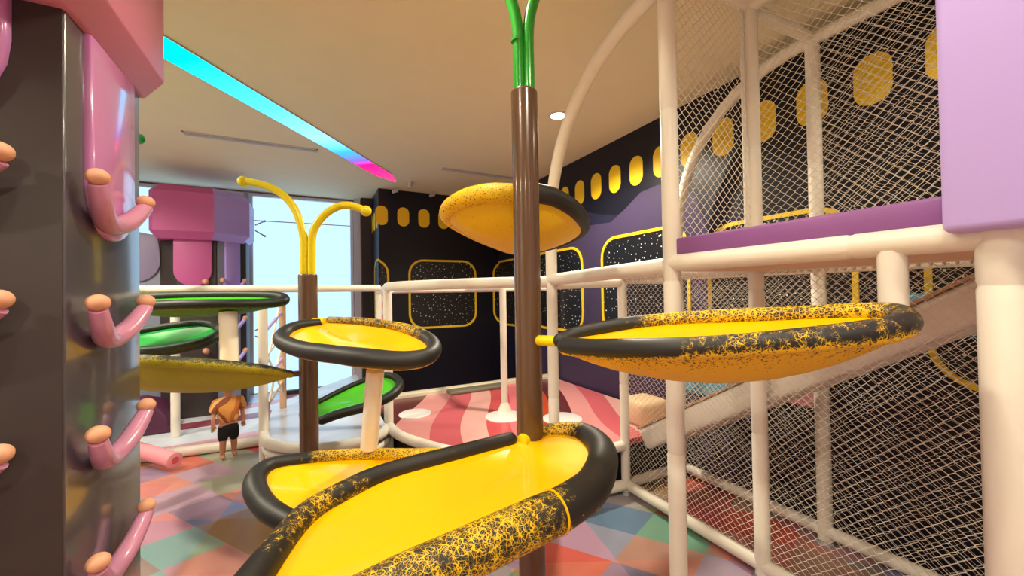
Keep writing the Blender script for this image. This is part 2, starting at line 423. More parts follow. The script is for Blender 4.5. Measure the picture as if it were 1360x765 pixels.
RIMS = {
    'near': [(0.848, 1.549, 1.06, 0.03), (0.996, 1.542, 1.06, 0.034), (1.084, 1.43, 1.065, 0.046), (1.033, 1.243, 1.06, 0.056), (0.86, 1.076, 1.05, 0.06), (0.703, 1.01, 1.045, 0.062), (0.543, 0.986, 1.04, 0.062), (0.348, 0.953, 1.04, 0.062), (0.191, 0.928, 1.04, 0.06), (0.061, 0.901, 1.04, 0.056), (-0.048, 0.883, 1.04, 0.05), (-0.123, 0.905, 1.04, 0.045), (-0.155, 1, 1.04, 0.042), (-0.12, 1.109, 1.045, 0.04), (-0.031, 1.312, 1.05, 0.038), (0.075, 1.403, 1.055, 0.036), (0.243, 1.482, 1.06, 0.034), (0.495, 1.514, 1.06, 0.033), (0.769, 1.542, 1.06, 0.032)],
    'low': [(0.862, 1.932, 0.829, 0.035), (0.697, 2.13, 0.799, 0.036), (0.492, 2.348, 0.763, 0.036), (0.222, 2.543, 0.748, 0.036), (-0.059, 2.631, 0.747, 0.038), (-0.226, 2.605, 0.749, 0.045), (-0.271, 2.46, 0.724, 0.055), (-0.2, 2.289, 0.662, 0.055), (-0.049, 2.066, 0.642, 0.05), (0.102, 1.933, 0.595, 0.05), (0.306, 1.794, 0.584, 0.05), (0.567, 1.75, 0.614, 0.045), (0.762, 1.761, 0.678, 0.04), (0.865, 1.819, 0.777, 0.036)],
    'small': [(0.048, 2.924, 1.524, 0.028), (-0.058, 2.911, 1.515, 0.034), (-0.141, 2.865, 1.484, 0.04), (-0.161, 2.763, 1.438, 0.046), (-0.053, 2.596, 1.395, 0.05), (0.099, 2.428, 1.377, 0.052), (0.277, 2.247, 1.361, 0.054), (0.436, 2.143, 1.349, 0.052), (0.558, 2.125, 1.361, 0.048), (0.629, 2.211, 1.399, 0.042), (0.609, 2.333, 1.45, 0.036), (0.489, 2.507, 1.503, 0.03), (0.291, 2.72, 1.534, 0.026), (0.111, 2.891, 1.543, 0.024)],
    'right': [(0.905, 1.337, 1.505, 0.03), (0.988, 1.316, 1.533, 0.03), (1.112, 1.185, 1.569, 0.028), (1.249, 1.046, 1.591, 0.027), (1.357, 0.878, 1.605, 0.027), (1.438, 0.724, 1.616, 0.027), (1.471, 0.594, 1.625, 0.028), (1.452, 0.492, 1.625, 0.032), (1.391, 0.445, 1.607, 0.034), (1.298, 0.448, 1.592, 0.034), (1.184, 0.495, 1.58, 0.032), (1.072, 0.576, 1.565, 0.031), (0.981, 0.679, 1.549, 0.032), (0.917, 0.824, 1.529, 0.034), (0.879, 1.047, 1.505, 0.037), (0.868, 1.244, 1.494, 0.034)],
    'top': [(0.902, 1.755, 2.206, 0.05), (0.811, 1.813, 2.21, 0.052), (0.723, 1.903, 2.199, 0.05), (0.669, 2.01, 2.169, 0.045), (0.685, 2.115, 2.136, 0.036), (0.794, 2.195, 2.092, 0.03), (0.996, 2.238, 2.022, 0.028), (1.197, 2.214, 1.974, 0.028), (1.38, 2.097, 2.007, 0.03), (1.449, 1.949, 2.052, 0.034), (1.416, 1.83, 2.095, 0.04), (1.27, 1.724, 2.15, 0.045), (1.128, 1.706, 2.198, 0.048), (1.004, 1.725, 2.213, 0.05)],
    'green_high': [(-1.377, 4.025, 1.704, 0.03), (-1.163, 4.027, 1.717, 0.03), (-0.864, 3.929, 1.729, 0.028), (-0.489, 3.714, 1.728, 0.028), (-0.23, 3.491, 1.711, 0.032), (-0.179, 3.376, 1.676, 0.036), (-0.283, 3.351, 1.657, 0.036), (-0.526, 3.329, 1.658, 0.036), (-0.784, 3.383, 1.66, 0.036), (-1.056, 3.523, 1.654, 0.036), (-1.331, 3.777, 1.668, 0.034)],
    'green_left': [(-1.496, 4.372, 1.384, 0.035), (-1.337, 4.458, 1.423, 0.032), (-1.111, 4.454, 1.463, 0.03), (-0.887, 4.395, 1.482, 0.03), (-0.739, 4.263, 1.45, 0.034), (-0.691, 4.07, 1.397, 0.04), (-0.78, 3.982, 1.343, 0.042), (-0.973, 3.992, 1.302, 0.042), (-1.192, 4.049, 1.289, 0.042), (-1.401, 4.156, 1.311, 0.04)],
    'olive': [(-0.125, 3.018, 1.184, 0.024), (-0.278, 3.018, 1.23, 0.032), (-0.483, 3.043, 1.271, 0.036), (-0.698, 3.086, 1.304, 0.038), (-0.903, 3.123, 1.332, 0.038), (-1.123, 3.282, 1.325, 0.036), (-1.329, 3.613, 1.261, 0.034), (-1.335, 3.899, 1.172, 0.03), (-1.079, 3.881, 1.131, 0.03), (-0.726, 3.699, 1.119, 0.03), (-0.354, 3.339, 1.142, 0.028)],
    'green_low': [(0.067, 3.241, 0.785, 0.034), (0.18, 3.239, 0.813, 0.036), (0.395, 3.24, 0.843, 0.038), (0.57, 3.261, 0.897, 0.038), (0.66, 3.383, 0.946, 0.036), (0.644, 3.526, 0.986, 0.032), (0.542, 3.645, 0.989, 0.028), (0.326, 3.668, 0.93, 0.025), (0.116, 3.608, 0.862, 0.024), (-0.049, 3.468, 0.816, 0.026), (-0.048, 3.356, 0.777, 0.03)],
    'branch_left': [(-0.04, 3.054, 1.837, 0.027), (-0.039, 3.051, 1.982, 0.027), (-0.038, 3.049, 2.081, 0.027), (-0.055, 3.057, 2.185, 0.027), (-0.094, 3.075, 2.307, 0.027), (-0.166, 3.11, 2.405, 0.027), (-0.259, 3.157, 2.466, 0.026), (-0.365, 3.211, 2.499, 0.025), (-0.408, 3.233, 2.503, 0.024)],
    'branch_right': [(0.006, 3.031, 1.836, 0.027), (0.007, 3.028, 1.981, 0.027), (0.011, 3.024, 2.111, 0.027), (0.037, 3.009, 2.194, 0.027), (0.098, 2.977, 2.273, 0.027), (0.178, 2.935, 2.321, 0.026), (0.258, 2.893, 2.322, 0.025), (0.343, 2.851, 2.286, 0.024)],
}


# ================================================================ SETTING
m = MB(); m.box(WL - .1, WR + .1, WN - .1, WW + .1, -0.1, 0.0); tag(m.build('floor', M['floor']), kind='structure')
m = MB(); m.box(WL - .1, WR + .1, WN - .1, WW + .1, CEIL, CEIL + .1); ceiling = tag(m.build('ceiling', M['ceiling']), kind='structure')
m = MB(); m.box(WL - .1, WL, WN, WW, 0, CEIL); tag(m.build('wall_left', M['white_wall']), kind='structure')
m = MB(); m.box(WL, WR, WN - .1, WN, 0, CEIL); tag(m.build('wall_near', M['white_wall']), kind='structure')
m = MB(); m.box(WR, WR + .12, WN, WB + .1, 0, CEIL); wall_right = tag(m.build('wall_right', M['black_wall']), kind='structure')
m = MB(); m.prism([(CX, WB), (WR, WB), (WR, WW), (CX, WW)], 0, CEIL); wall_back = tag(m.build('wall_back', M['black_wall']), kind='structure')
# window wall: piers, head and sill around two openings
m = MB()
m.box(WL, WR, WW + .04, WW + .16, 0, CEIL)
wall_far = tag(m.build('wall_far', M['white_wall']), kind='structure')

def window_unit(name, x0, x1, z0, z1, bars_x, bars_z):
    f = MB()
    w = 0.045
    f.box(x0, x1, WW - .06, WW + .04, z1 - w, z1); f.box(x0, x1, WW - .06, WW + .04, z0, z0 + w)
    f.box(x0, x0 + w, WW - .06, WW + .04, z0 + w, z1 - w); f.box(x1 - w, x1, WW - .06, WW + .04, z0 + w, z1 - w)
    o = tag(f.build(name, M['frame_white']), kind='structure')
    xs = [x0 + w] + bars_x + [x1 - w]; zs = [z0 + w] + bars_z + [z1 - w]
    for i in range(len(xs) - 1):
        for j in range(len(zs) - 1):
            p = MB(); p.box(xs[i] + .004, xs[i + 1] - .004, WW + .0, WW + .012, zs[j] + .004, zs[j + 1] - .004)
            p.build('pane', M['window'], o)
    for bz in bars_z:
        p = MB(); p.box(x0 + w, x1 - w, WW - .012, WW + .012, bz - .008, bz + .008); p.build('glazing_bar', M['frame_white'], o)
    return o
win1 = window_unit('window_1', -0.92, 0.72, 0.02, CEIL - .03, [], [3.03])
win2 = window_unit('window_2', -2.6, -1.0, 0.02, CEIL - .03, [], [3.03])
# v-shaped handles on the glass
def vee(x, z, s, parent):
    h = MB()
    h.tube([(x - .09 * s, WW - .05, z + .10), (x + .05 * s, WW - .05, z + .02)], .012, 6)
    h.tube([(x - .09 * s, WW - .05, z - .16), (x + .05 * s, WW - .05, z - .07)], .012, 6)
    h.ball((x - .09 * s, WW - .05, z + .10), .022, seg=8, rings=5); h.ball((x - .09 * s, WW - .05, z - .16), .022, seg=8, rings=5)
    h.build('handle', M['steel'], parent)
vee(-0.79, 2.92, -1, win1); vee(-0.80, 1.12, -1, win1); vee(-2.15, 2.92, -1, win2)

# dark column and white jamb beside the window, left of the black wall
m = MB(); m.box(0.84, CX - .002, WW - .30, WW, 0, CEIL); tag(m.build('trim_1', M['pillar_dark']), kind='structure')
m = MB(); m.box(0.73, 0.84, WW - .14, WW, 0, CEIL); tag(m.build('trim_2', M['frame_white']), kind='structure')
m = MB(); m.box(-2.9, 0.73, WW - .12, WW - .05, 0, .07); tag(m.build('baseboard_far', M['pillar_dark']), kind='structure')

# ---- mural on the black walls: thin painted pieces, each a part of its wall
def rrect(w, h, r, n=6):
    pts = []
    for cx, cy, a0 in ((w / 2 - r, h / 2 - r, 0), (-w / 2 + r, h / 2 - r, 90), (-w / 2 + r, -h / 2 + r, 180), (w / 2 - r, -h / 2 + r, 270)):
        for k in range(n + 1):
            a = math.radians(a0 + 90 * k / n)
            pts.append((cx + r * math.cos(a), cy + r * math.sin(a)))
    return pts

def on_wall(pts, wall, c, off, th, name, material, parent, ring=None):
    """lay a flat painted shape on a wall; wall 'R' -> x plane, 'B' -> y plane, 'S' -> side face"""
    def P(u, v, d):
        if wall == 'R': return (WR - d, c[0] - u, c[1] + v)
        if wall == 'B': return (c[0] + u, WB - d, c[1] + v)
        return (CX - d, c[0] - u, c[1] + v)
    n = len(pts); b = MB()
    if ring is None:
        b.add([P(u, v, off + th) for u, v in pts] + [P(u, v, off) for u, v in pts],
              [tuple(range(n))] + [(i, n + i, n + (i + 1) % n, (i + 1) % n) for i in range(n)])
    else:
        b.add([P(u, v, off + th) for u, v in pts] + [P(u, v, off + th) for u, v in ring] + [P(u, v, off) for u, v in pts] + [P(u, v, off) for u, v in ring],
              [(i, (i + 1) % n, n + (i + 1) % n, n + i) for i in range(n)] +
              [(i, 2 * n + i, 2 * n + (i + 1) % n, (i + 1) % n) for i in range(n)] +
              [(n + i, n + (i + 1) % n, 3 * n + (i + 1) % n, 3 * n + i) for i in range(n)])
    return b.build(name, material, parent)

oval = rrect(0.20, 0.33, 0.098, 8)
for k in range(6):
    on_wall(oval, 'B', (1.08 + .362 * k, 3.063), .001, .003, 'painted_oval', M['yellow_paint'], wall_back)
for k in range(14):
    on_wall(oval, 'R', (4.645 - .3475 * k, 3.058), .001, .003, 'painted_oval', M['yellow_paint'], wall_right)
for k in range(5):
    on_wall(oval, 'R', (6.45 - .3475 * k, 3.058), .001, .003, 'painted_oval', M['yellow_paint'], wall_right)
for k in range(3):
    on_wall(oval, 'S', (7.08 + .3 * k, 3.03), .001, .003, 'painted_oval', M['yellow_paint'], wall_back)

def star_window(wall, cx, cz, w, h, parent):
    o = rrect(w, h, .26); i = rrect(w - .07, h - .07, .225)
    on_wall(i, wall, (cx, cz), .001, .003, 'starry_pane', M['stars'], parent)
    on_wall(o, wall, (cx, cz), .001, .012, 'painted_frame', M['yellow_paint'], parent, ring=i)
star_window('B', 2.15, 1.715, 1.27, 1.23, wall_back)
star_window('R', 4.90, 1.74, 1.30, 1.20, wall_right)
star_window('R', 3.225, 1.76, 1.30, 1.22, wall_right)
star_window('R', 1.83, 1.70, 1.12, 1.18, wall_right)
star_window('R', 0.33, 1.70, 1.25, 1.18, wall_right)
# windows that wrap round the two corners of the black wall: one half on each face
def half_window(wall, cx, cz, w, h, lo, hi, parent):
    def clip(p):
        return [(min(max(u, lo), hi), v) for u, v in p]
    o = clip(rrect(w, h, .26)); i = clip(rrect(w - .07, h - .07, .225))
    on_wall(i, wall, (cx, cz), .001, .003, 'starry_pane', M['stars'], parent)
    on_wall(o, wall, (cx, cz), .001, .010, 'painted_frame', M['yellow_paint'], parent, ring=i)
half_window('B', .57, 1.73, 1.24, 1.2, CX + .003 - .57, 9, wall_back)
half_window('B', 4.13, 1.72, 2.0, 1.23, -9, WR - .003 - 4.13, wall_back)
half_window('R', WB - .01, 1.72, 2.2, 1.23, 0, 9, wall_right)
half_window('S', WB, 1.73, 1.0, 1.2, -9, 0, wall_back)

# hills of the mural on the right wall
def hills(name, pts, off, material):
    on_wall([(-y, z) for y, z in pts], 'R', (0, 0), off, .0015, name, material, wall_right)
hills('painted_hill', [(6.9, 0.0), (6.9, 2.75), (6.3, 2.82), (5.6, 2.60), (4.9, 2.78), (4.35, 2.84), (3.95, 2.70), (3.6, 2.62), (3.3, 2.66), (2.9, 2.5), (2.4, 2.62), (2.1, 2.6), (2.0, 1.9), (1.95, 0)], .0002, M['mural_indigo'])
hills('painted_cloud', [(6.2, 0.0), (6.2, 2.2), (5.5, 2.42), (4.8, 2.40), (4.3, 2.58), (4.0, 2.57), (3.7, 2.55), (3.45, 2.66), (3.2, 2.80), (2.95, 2.82), (2.7, 2.76), (2.5, 2.6), (2.4, 2.3), (2.3, 1.8), (2.2, 0)], .0004, M['mural_purple'])

# ---- ceiling fittings
def led():
    m_ = bpy.data.materials.new('rgb_light_diffuser'); m_.use_nodes = True
    nt = m_.node_tree; nt.nodes.remove(nt.nodes['Principled BSDF'])
    e = nt.nodes.new('ShaderNodeEmission'); e.inputs[1].default_value = LED_POWER
    nt.links.new(e.outputs[0], nt.nodes['Material Output'].inputs[0])
    at = nt.nodes.new('ShaderNodeAttribute'); at.attribute_name = 'wear'
    r = nt.nodes.new('ShaderNodeValToRGB'); els = r.color_ramp.elements
    stops = [(0.0, (0.0, .55, .12)), (.30, (0.0, .62, .32)), (.45, (0, .52, .62)), (.58, (.05, .45, .75)), (.70, (.16, .50, .80)), (.78, (.02, .22, .80)), (.835, (.12, .06, .62)), (.86, (.75, .005, .12)), (1.0, (.8, .03, .12))]
    els[0].position = 0; els[0].color = stops[0][1] + (1,); els[1].position = 1; els[1].color = stops[-1][1] + (1,)
    for p, c in stops[1:-1]:
        q = els.new(p); q.color = c + (1,)
    nt.links.new(at.outputs['Fac'], r.inputs['Fac']); nt.links.new(r.outputs['Color'], e.inputs[0])
    return m_
M['led'] = led()
t = thing('light_strip', 'long rainbow LED light strip running diagonally across the white ceiling', 'light', (0, 4.5, CEIL))
A0, A1 = Vector((-2.5, 1.60, CEIL)), Vector((1.21, 6.36, CEIL))
d = (A1 - A0).normalized(); nrm = Vector((d.y, -d.x, 0))
w0 = .128
m = MB()
N_ = 40
vs = []; fs = []
for i in range(N_ + 1):
    tt = i / N_
    p = A0.lerp(A1, tt); w = w0
    if tt > .94: w = w0 * max(.12, (1 - tt) / .06)
    vs += [p + nrm * w + Vector((0, 0, -.012)), p - nrm * w + Vector((0, 0, -.012))]
for i in range(N_): fs.append((2 * i, 2 * i + 1, 2 * i + 3, 2 * i + 2))
m.add(vs, fs)
m.add([v + Vector((0, 0, .011)) for v in vs], [f[::-1] for f in fs])
for i in range(N_ + 1):
    tt = i / N_
    for j in (0, 1): m.wear[2 * i + j] = tt; m.wear[2 * (N_ + 1) + 2 * i + j] = tt
m.build('diffuser', M['led'], t)
for s_ in (-1, 1):
    m = MB(); q0 = A0 + nrm * s_ * (w0 + .006); q1 = A0.lerp(A1, .94) + nrm * s_ * (w0 + .006)
    m.tube([q0 - Vector((0, 0, .006)), q1 - Vector((0, 0, .006))], .006, 4)
    m.build('edge_trim', M['vent'], t)

def air_vent(x0, x1, y, label):
    t = thing('air_vent', label, 'vent', ((x0 + x1) / 2, y, CEIL), 'linear air vents in the ceiling')
    m = MB(); z = CEIL - .012
    m.box(x0, x1, y - .055, y - .040, z, CEIL - .001); m.box(x0, x1, y + .040, y + .055, z, CEIL - .001)
    m.box(x0, x0 + .015, y - .055, y + .055, z, CEIL - .001); m.box(x1 - .015, x1, y - .055, y + .055, z, CEIL - .001)
    m.build('frame', M['vent'], t)
    m = MB(); m.box(x0 + .015, x1 - .015, y - .04, y + .04, CEIL - .004, CEIL - .001); m.build('slot', M['dark'], t)
    for yy in (-.004, .026):
        m = MB(); m.box(x0 + .015, x1 - .015, y + yy - .005, y + yy + .008, CEIL - .012, CEIL - .004); m.build('blade', M['vent'], t)
air_vent(-1.23, 0.09, 5.41, 'long white linear air vent in the ceiling left of the rainbow light strip')
air_vent(1.70, 3.05, 5.45, 'white linear air vent in the ceiling above the amber leaf bowl')

def downlight(x, y, power, label, group=None):
    t = thing('downlight', label, 'light', (x, y, CEIL), group)
    m = MB()
    n = 24; R0, R1 = .075, .10
    vs = []
    for k in range(n):
        a = 2 * math.pi * k / n; c, s = math.cos(a), math.sin(a)
        vs += [(x + c * R1, y + s * R1, CEIL - .001), (x + c * R1, y + s * R1, CEIL - .008), (x + c * R0, y + s * R0, CEIL - .012), (x + c * R0, y + s * R0, CEIL - .001)]
    fs = []
    for k in range(n):
        k2 = (k + 1) % n
        for j in range(3): fs.append((4 * k + j, 4 * k + j + 1, 4 * k2 + j + 1, 4 * k2 + j))
    m.add(vs, fs, smooth=True); m.build('trim_ring', M['vent'], t)
    m = MB()
    m.add([(x + R0 * math.cos(2 * math.pi * k / n), y + R0 * math.sin(2 * math.pi * k / n), CEIL - .006) for k in range(n)], [tuple(range(n - 1, -1, -1))])
    m.build('lens', M['lens'], t)
    ld = bpy.data.lights.new('downlight_lamp', 'SPOT'); ld.energy = DOWNLIGHT_POWER * 4 * power; ld.color = DOWNLIGHT_COLOR
    ld.spot_size = math.radians(150); ld.spot_blend = .6; ld.shadow_soft_size = .07
    lo = bpy.data.objects.new('lamp', ld); col.objects.link(lo); lo.location = (x, y, CEIL - .10)
    link_parent(lo, t); lo.location = (x, y, CEIL - .10)
M['lens'] = emit_mat('warm_lamp_lens', (1, .80, .50, 1), 22)
for i, (x, y, pw) in enumerate(DOWNLIGHTS):
    downlight(x, y, pw, 'glowing round recessed downlight in the ceiling right of the tall brown trunk' if i == 0 else 'added round ceiling downlight, unseen, put in to brighten the room',
              None if i == 0 else 'added unseen fill downlights')

for (x, y, lb) in ((1.43, 6.30, 'larger white smoke detector hanging below ceiling near the black wall'),):
    t = thing('smoke_detector', lb, 'detector', (x, y, CEIL))
    m = MB(); m.tube([(x, y, CEIL), (x, y, CEIL - .03)], .05, 12); m.build('base', M['vent'], t)
    m = MB(); m.tube([(x, y, CEIL - .03), (x, y, CEIL - .10)], [.035, .03], 12); m.build('body', M['vent'], t)
for (x, y, lb) in ((1.28, 6.72, 'small white spot fitting on ceiling at left end of black wall'), (1.92, 6.74, 'small white spot fitting on ceiling in front of the back wall ovals')):
    t = thing('spot_fitting', lb, 'spotlight', (x, y, CEIL))
    m = MB(); m.tube([(x, y, CEIL), (x, y, CEIL - .05)], .012, 8); m.build('stem', M['vent'], t)
    m = MB(); m.tube([(x + .03, y, CEIL - .05), (x - .05, y - .02, CEIL - .09)], [.03, .024], 10); m.build('head', M['vent'], t)

# ================================================================ NETS
def net(parent, plane, c, u0, u1, z0, z1, diag=.048, r=.0021, test=None, seed=0):
    """knotted diamond netting in the plane x=c or y=c, as one part (its cords cannot be counted)"""
    rnd = random.Random(seed)
    nu = int((u1 - u0) / diag * 2); nz = int((z1 - z0) / diag * 2)
    def P(i, j):
        u = min(max(u0 + i * diag / 2, u0), u1); z = min(max(z0 + j * diag / 2, z0), z1)
        q = Vector((u * 1.7, z * 1.7, seed * 3.1))
        n1 = noise.noise(q) ; n2 = noise.noise(q + Vector((7, 3, 1)))
        q2 = q * 9
        n3 = noise.noise(q2); n4 = noise.noise(q2 + Vector((4, 9, 2)))
        uu = u + n1 * .012 + n3 * .004; zz = z + n2 * .012 + n4 * .004; dd = noise.noise(q + Vector((2, 2, 8))) * .012
        return Vector((c + dd, uu, zz)) if plane == 'x' else Vector((uu, c + dd, zz))
    m = MB()
    nor = Vector((1, 0, 0)) if plane == 'x' else Vector((0, 1, 0))
    for i in range(nu + 1):
        for j in range(nz):
            if (i + j) % 2: continue
            a = P(i, j)
            if test and not test(u0 + i * diag / 2, z0 + j * diag / 2): continue
            kn = Vector((0, 0, diag * .05))
            segs = [(a - kn, a + kn, 1.35)]
            for di in (-1, 1):
                if 0 <= i + di <= nu: segs.append((a + kn, P(i + di, j + 1) - kn, 1.0))
            for p, q, w in segs:
                dv = (q - p).normalized(); s = dv.cross(nor).normalized() * r * w; k = nor * r * w
                o = [p + s, p + k - s * .6, p - k - s * .6, q + s, q + k - s * .6, q - k - s * .6]
                m.add(o, [(0, 1, 4, 3), (1, 2, 5, 4), (2, 0, 3, 5)], smooth=True)
    return tag(m.build('net', M['net'], parent), kind='stuff')

# ================================================================ PLAY TOWER (white foam-sleeved frame with nets)
XF, XM, XI = 1.65, 2.36, 3.06
YA, YB, YC, YD = 2.54, 1.41, 0.30, -0.85
ZB, ZT = 1.84, 3.40
FW = M['foam_white']
tower = thing('play_tower', 'tall white foam-padded climbing frame with diamond netting in front of the right wall', 'play frame', (XM, YB, 0))
def post(x, y, z0, z1, r=.043, parent=None, name='post'):
    return foam((x, y, z0), (x, y, z1), r).build(name, FW, parent or tower)
def beam(a, b, r=.043, parent=None, name='beam'):
    return foam(a, b, r).build(name, FW, parent or tower)
post(XF, YB, 0, CEIL - .02); post(XF, YC + .03, 0, ZT, .050); post(XF, YD, 0, ZT)
post(XM, YA, 0, 1.84, .038); post(XM, YB, 0, ZT); post(XM, YC, 0, ZB); post(XM, YD, 0, ZT)
post(XI, YA, 0, 2.2, .038); post(XI, YB, 0, ZT, .043); post(XI, YC, 0, ZT); post(XI, YD, 0, ZT)
for y in (YA, YB, YC, YD):
    for x in (XM, XI):
        m = MB(); m.tube([(x, y, .0), (x, y, .018)], [.062, .055], 14); m.build('foot_flange', M['steel'], tower)
# beams at deck height and top, fore and aft
for x, r, ya in ((XF, .043, YB), (XM, .040, YA), (XI, .040, YA)):
    beam((x, ya, ZB), (x, YD, ZB), r)
beam((XF, YB, ZT), (XF, YD, ZT)); beam((XM, YB, ZT), (XM, YD, ZT)); beam((XI, YB, ZT), (XI, YD, ZT))
beam((XM, YA, .075), (XM, YB, .075), .042); beam((XM, YB, .075), (XM, YC, .075), .042); beam((XM, YC, .075), (XM, YD, .075), .042)
beam((XI, YA, .075), (XI, YB, .075), .040); beam((XI, YB, .075), (XI, YC, .075), .040); beam((XI, YC, .075), (XI, YD, .075), .040)
for y in (YB, YD):
    beam((XF, y, ZB), (XM, y, ZB), .04); beam((XM, y, ZB), (XI, y, ZB), .04)
    beam((XF, y, ZT), (XM, y, ZT), .035); beam((XM, y, ZT), (XI, y, ZT), .035)
beam((XM, YA, .075), (XI, YA, .075), .04)
beam((XM, YA, 1.80), (XI, YA, 1.80), .036)
# arched tubes from the row at YA up to the top of the row at YB
for x in (XF, XI):
    pts = [(x, YA, 1.80), (x, YA, 2.1)]
    z0 = 2.18; zr = (3.30 if x == XF else 3.40) - z0; yr = YA - YB
    for k in range(0, 15):
        a = math.pi / 2 * k / 14
        pts.append((x, YB + yr * math.cos(a) ** .9, z0 + zr * math.sin(a)))
    m = MB(); m.tube(pts, .044, 16); m.build('arched_tube', FW, tower)
# thin second pole of the net edge beside the middle post
m = MB(); m.tube([(XM - .06, YB + .012, ZB), (XM - .06, YB + .012, ZT)], .011, 8); m.build('net_pole', FW, tower)
# deck board, purple edge pad, roof board
m = MB(); m.box(XF + .02, XM - .02, YD, YB - .02, ZB - .035, ZB + .03, .006); m.build('deck_board', M['beige'], tower)
m = MB(); m.box(XF - .012, XF + .055, YC + .05, YB - .03, ZB + .035, ZB + .125, .012); m.build('edge_pad', M['purple'], tower)
m = MB(); m.box(XF, XM + .03, YD, YB + .03, ZT + .036, ZT + .07, .005); m.build('roof_board', M['ceiling'], tower)
# nets
net(tower, 'x', XM, YD, YB, ZB + .03, ZT, .048, .0016, seed=1)
net(tower, 'y', YB, XF + .04, XM - .04, ZB + .10, ZT, .054, .0017, seed=2)
net(tower, 'x', XI, YD, YB, ZB + .02, ZT, .05, .0013, seed=3)
net(tower, 'x', XM, YB, YA, .10, ZB - .03, .046, .0015, seed=4)
net(tower, 'x', XM, YD, YB, .10, ZB - .03, .046, .0015, seed=5)
net(tower, 'x', XI, YD, YA, .10, ZB - .03, .048, .0012, seed=6)
# lacing rope wound along the beam above the lower net
m = MB(); pts = []
for k in range(0, 900):
    y = YD + (YA - YD) * k / 899; a = k * .62
    pts.append((XM + .047 * math.cos(a), y, ZB - .004 + .047 * math.sin(a)))
m.tube(pts, .004, 4); m.build('lacing_rope', M['net_rope'], tower)

# lilac foam panel hung on the near corner
m = MB(); m.box(XF - .10, XF + .07, YD - .2, .42, ZB + .005, ZT + .08, .022, seg=3)
o = m.build('hanging_pad', M['lilac']); base_origin(o, (XF, 0, ZB)); tag(o, 'large pale lilac padded panel on the upper right corner of the netted frame', 'panel')

# ================================================================ SLIDE
slide = thing('slide', 'tan slide with thick padded sides descending inside the netted frame', 'slide', (2.7, 2.5, .43))
p_lo, p_hi = Vector((0, 2.44, .49)), Vector((0, .10, 1.96))
dv = (p_hi - p_lo).normalized(); up = Vector((0, -dv.z, dv.y)); up = up if up.z > 0 else -up
def slab(x0, x1, h0, h1, name, material, bev=.0, s0=0.0, s1=0.0):
    bm = bmesh.new()
    a = p_lo + dv * s0; b = p_hi - dv * s1
    vs = []
    for p in (a, b):
        for x, h in ((x0, h0), (x1, h0), (x1, h1), (x0, h1)):
            vs.append(bm.verts.new(Vector((x, 0, 0)) + p + up * h))
    for f in ((0, 1, 2, 3), (7, 6, 5, 4), (0, 4, 5, 1), (1, 5, 6, 2), (2, 6, 7, 3), (3, 7, 4, 0)):
        bm.faces.new([vs[i] for i in f])
    bmesh.ops.recalc_face_normals(bm, faces=bm.faces[:])
    if bev: bmesh.ops.bevel(bm, geom=bm.edges[:], offset=bev, segments=3, profile=.5, affect='EDGES')
    q = MB(); q.bm(bm, 0, bev > 0)
    return q.build(name, material, slide)
slab(2.425, 2.515, -.11, .055, 'side_pad', FW, .035)
slab(2.90, 2.98, -.11, .055, 'side_pad', FW, .035)
slab(2.43, 2.50, .057, .072, 'pad_edging', M['tan'], .004)
slab(2.515, 2.90, -.06, -.02, 'slide_bed', M['tan'])
def block(name, x0, x1, y0, y1, z0, z1, material, label, cat='foam block', bev=.03, rz=0):
    b = MB(); b.box(x0, x1, y0, y1, z0, z1, bev, seg=3)
    o = b.build(name, material); base_origin(o, ((x0 + x1) / 2, (y0 + y1) / 2, z0)); o.rotation_euler = (0, 0, rz)
    return tag(o, label, cat)
# ================================================================ RAISED STRIPED PLATFORM with rails
ZP = .43
plat = thing('railed_platform', 'raised play platform with pink and red curved stripes and white padded rails', 'platform', (1.9, 3.8, 0))
curve_r = [(p.x, p.y) for p in catmull([(.68, 4.05, 0), (.72, 3.70, 0), (.90, 3.30, 0), (1.12, 2.98, 0), (1.38, 2.70, 0), (1.65, 2.56, 0)], 5)]
outline = curve_r + [(3.22, 2.56), (3.22, 4.93), (.72, 4.93)]
m = MB(); m.prism(outline, ZP - .05, ZP); m.build('deck', M['stripes'], plat)
m = MB(); m.prism([(x + .06, y + .06) for x, y in curve_r] + [(3.16, 2.62), (3.16, 4.88), (.78, 4.88)], 0.0, ZP - .052); m.build('underdeck_fill', M['dark'], plat)  # black fill stands in for the shade of the open gap below the deck
m = MB(); m.tube([(x, y, ZP - .02) for x, y in curve_r], .045, 14); m.build('bottom_rail', FW, plat)
foam((1.65, YA, ZP - .03), (XM - .03, YA, ZP - .03), .042).build('bottom_rail', FW, plat)
foam((1.0, 2.70, .07), (XM - .04, YA, .07), .045).build('bottom_rail', FW, plat)
m = MB(); m.tube([(x, y, 1.785) for x, y in curve_r], .044, 14); m.build('top_rail', FW, plat)
foam((1.65, YA, 1.80), (1.65, YB + .03, 1.83), .044).build('top_rail', FW, plat)
foam((1.65, YA, 1.76), (XM - .03, YA, 1.775), .036).build('top_rail', FW, plat)
foam((.70, 4.90, 1.765), (3.2, 4.90, 1.765), .040).build('top_rail', FW, plat)
foam((.72, 4.06, 1.765), (.72, 4.90, 1.765), .040).build('top_rail', FW, plat)
for x, y, z0, z1, r in ((.68, 4.05, 0, 1.80, .044), (1.65, YA, 0, 1.80, .042), (1.84, 3.80, ZP, 1.77, .036), (.72, 4.90, 0, 1.78, .036), (3.2, 4.90, ZP, 1.78, .036)):
    foam((x, y, z0), (x, y, z1), r).build('post', FW, plat)
foam((1.84, 3.80, 1.765), (1.84, 4.88, 1.765), .034).build('top_rail', FW, plat)
m = MB(); m.box(.72, 3.2, 4.93, 5.06, 0, ZP + .05, .02); m.build('kerb_pad', M['cream'], plat)
